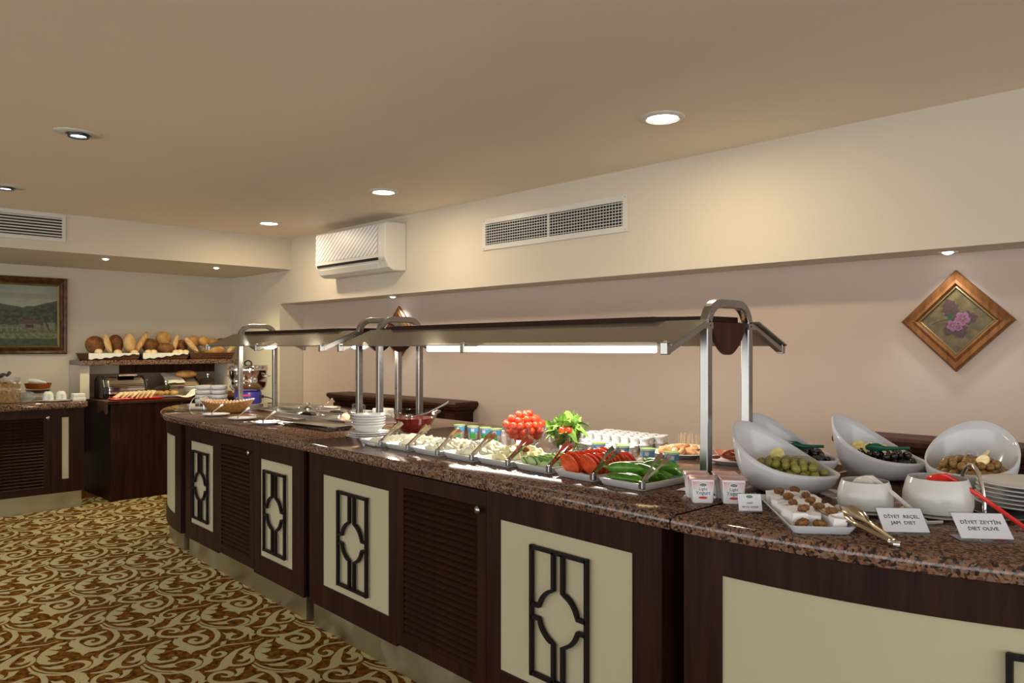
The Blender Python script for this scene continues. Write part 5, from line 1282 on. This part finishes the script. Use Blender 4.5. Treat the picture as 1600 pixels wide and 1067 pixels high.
for px, py in ((154,549.5),(184,550.5),(210,551),(232,550.5),(240,550.5),(275,550.6),(281.5,550),(290,550.6)):
    y, z = px_room(px, py, -7.69); o = put('bread_roll', rl, None, None, rw(-7.69, y, z), (0,jit(.2),jit(1))); tag(o, 'small pale bread roll resting on the white basket cloth', 'bread', 'small rolls on the basket cloths')

# ---------------------------------------------------------------- things on the bread table
TZ = .8825
tb = room_thing('bread_bin', 'chrome roll-top bread bin with a black end cap', 'bread bin', -7.60, 2.335, TZ)
prof = [(-.13,0),(.13,0),(.14,.05),(.135,.11),(.10,.17),(.03,.205),(-.06,.205),(-.13,.17)]; n_ = len(prof)
for nme, mat, y0, y1, g in (('body','chrome',-.12,.20,1.0), ('end_cap','black_plastic',-.165,-.12,1.04), ('end_cap','black_plastic',.20,.225,1.02)):
    MB().add([(x*g,y0,z*g) for x,z in prof] + [(x*g,y1,z*g) for x,z in prof], [tuple(range(n_)), tuple(range(2*n_-1,n_-1,-1))] + [(i,(i+1)%n_,n_+(i+1)%n_,n_+i) for i in range(n_)]).build(nme, mat, tb, bevel=.012, seg=3)
MB().box(.02,.10,-.02,.14,.206,.222).build('lid_handle', 'chrome', tb, bevel=.006)
for zz in (.07,.10,.13): MB().box(.137,.142,-.115,.195,zz,zz+.006).build('reflection_line', 'brown_wood', tb)  # brown strips stand for the horizontal reflections in the chrome
rt = platter('rt', .19, .43, h=.014).build('red_tray', 'red_plastic', None, rw(-7.30,2.395,TZ), (0,0,RA), smooth=True); tag(rt, 'red plastic tray of sliced bread at the table edge', 'tray')
mottled('bread_crumb', [(.3,(.62,.45,.24)), (.7,(.78,.64,.40))], 40, .8, .3)
for k in range(8):
    y = 2.25 + k*.040; o = MB().box(-.055,.055,-.006,.006,-.042,.042).build('bread_slice', 'bread_crumb', None, rw(-7.30, y, TZ+.044), (R(-56 if k < 4 else -40),0,RA+jit(.12)), bevel=.004); tag(o, 'slice of bread leaning on the red tray', 'bread', 'bread slices on the red tray')
def cloche(x, y, r, h, label, group='glass cloches'):
    t = room_thing('glass_cloche', label, 'cloche', x, y, TZ, group)
    MB().lathe([(.9*r,0),(1.08*r,.006),(1.1*r,.012),(.0001,.012)], 40).build('base_plate', 'porcelain', t, smooth=True)
    MB().lathe([(r,.0125),(r*.99,h*.35),(r*.87,h*.65),(r*.6,h*.88),(r*.2,h*.98),(.0001,h)], 44).build('dome', 'glass', t, smooth=True)
    MB().lathe([(.010,h-.002),(.010,h+.012),(.022,h+.022),(.022,h+.036),(.0001,h+.040)], 20).build('knob', 'chrome', t, smooth=True)
    return t
def pastries(x, y, rad, n, zz=.0125):
    me = bpy.data.meshes.get('sweet_pastry')
    if me is None:
        me = MB().ell((0,0,0), (.040,.026,.022), 14, 8).mesh('sweet_pastry'); me.materials.append(MAT['golden_crust']); me.polygons.foreach_set('use_smooth', [True]*len(me.polygons))
    for k in range(n):
        a = 2*pi*k/n; rr = rad if k else 0; o = put('sweet_pastry', me, None, None, rw(x+rr*cos(a), y+rr*sin(a), TZ+zz+.022), (0,0,a)); tag(o, 'golden sweet pastry under a glass cloche on the bread table', 'pastry', 'pastries under the cloches')
cloche(-7.555, 2.755, .135, .115, 'low wide glass cloche over pastries beside the sliced bread'); pastries(-7.555,2.755,.075,7)
cloche(-7.845, 2.67, .085, .125, 'glass cloche standing behind the chrome bread bin'); pastries(-7.845,2.67,.035,3)
cloche(-7.80, 3.262, .130, .165, 'tall glass cloche over pastries near the soup kettle'); pastries(-7.80,3.262,.07,7); pastries(-7.80,3.262,.03,3,.05)
pb = MB().lathe([(.05,0),(.055,.004),(.095,.042),(.098,.045),(.092,.044),(.05,.010),(.0001,.008)], 36).mesh('shallow_bowl'); pb.materials.append(MAT['porcelain']); pb.polygons.foreach_set('use_smooth', [True]*len(pb.polygons))
for y, w in ((2.90,'next to the low cloche'), (3.03,'next to the tall cloche')):
    for k in range(4): tag(put('shallow_bowl', pb, None, None, rw(-7.55, 3.02 if y < 3 else 3.22, TZ+k*.014)), nth(k, 4) + ' white shallow bowl in the stack ' + w, 'bowl', 'shallow bowl stack ' + w)
bo = MB().box(-.105,.105,-.16,.16,0,.05).build('wooden_board', 'frame_wood', None, rw(-7.32,3.10,TZ), (0,0,RA), bevel=.006); tag(bo, 'thick wooden cutting board at the table edge', 'board')
m = MB(); rows = []
for i in range(7): rows.append([(-.10+.20*i/6, -.19+.38*j/14, .005+.058*(1/(1+math.exp(-(j-5)*2.2)))+.005*(1+sin(j*1.1+i*.5))) for j in range(15)])
m.grid(rows).build('serving_napkin', 'white_cloth', None, rw(-7.30,2.96,TZ), (0,0,RA), smooth='all'); tag(bpy.data.objects['serving_napkin'], 'rumpled white napkin draped over the wooden board edge', 'napkin')
cbd = room_thing('bread_board', 'sloping bread board with metal edge under a cut loaf', 'board', -7.80, 2.985, TZ)
Mx = Matrix.Rotation(R(28),3,'Y'); MB().obox((0,0,.14), (.24,.28,.02), Mx).build('board', 'tan_panel', cbd, bevel=.004); MB().obox((0,.146,.145), (.25,.012,.04), Mx).build('metal_edge', 'steel', cbd); MB().box(-.10,-.06,-.13,.13,0,.175).build('prop', 'tan_panel', cbd); MB().box(.07,.09,-.13,.13,0,.085).build('prop', 'tan_panel', cbd)
lf = MB().ell((0,0,0), (.045,.11,.035), 16, 10).build('cut_loaf', 'golden_crust', None, rw(-7.78,3.03,TZ+.205), (0,R(28),RA), smooth='all'); tag(lf, 'golden loaf lying on the sloping bread board', 'bread')
m = MB(); m.grid([[(-.10+.2*i/4, -.09+.18*j/5, .004*sin(i+j*2)) for j in range(6)] for i in range(5)]); m.build('board_cloth', 'white_cloth', None, rw(-7.775,2.90,TZ+.168), (0,R(28),RA), smooth='all'); tag(bpy.data.objects['board_cloth'], 'white cloth lying on the sloping bread board', 'cloth')
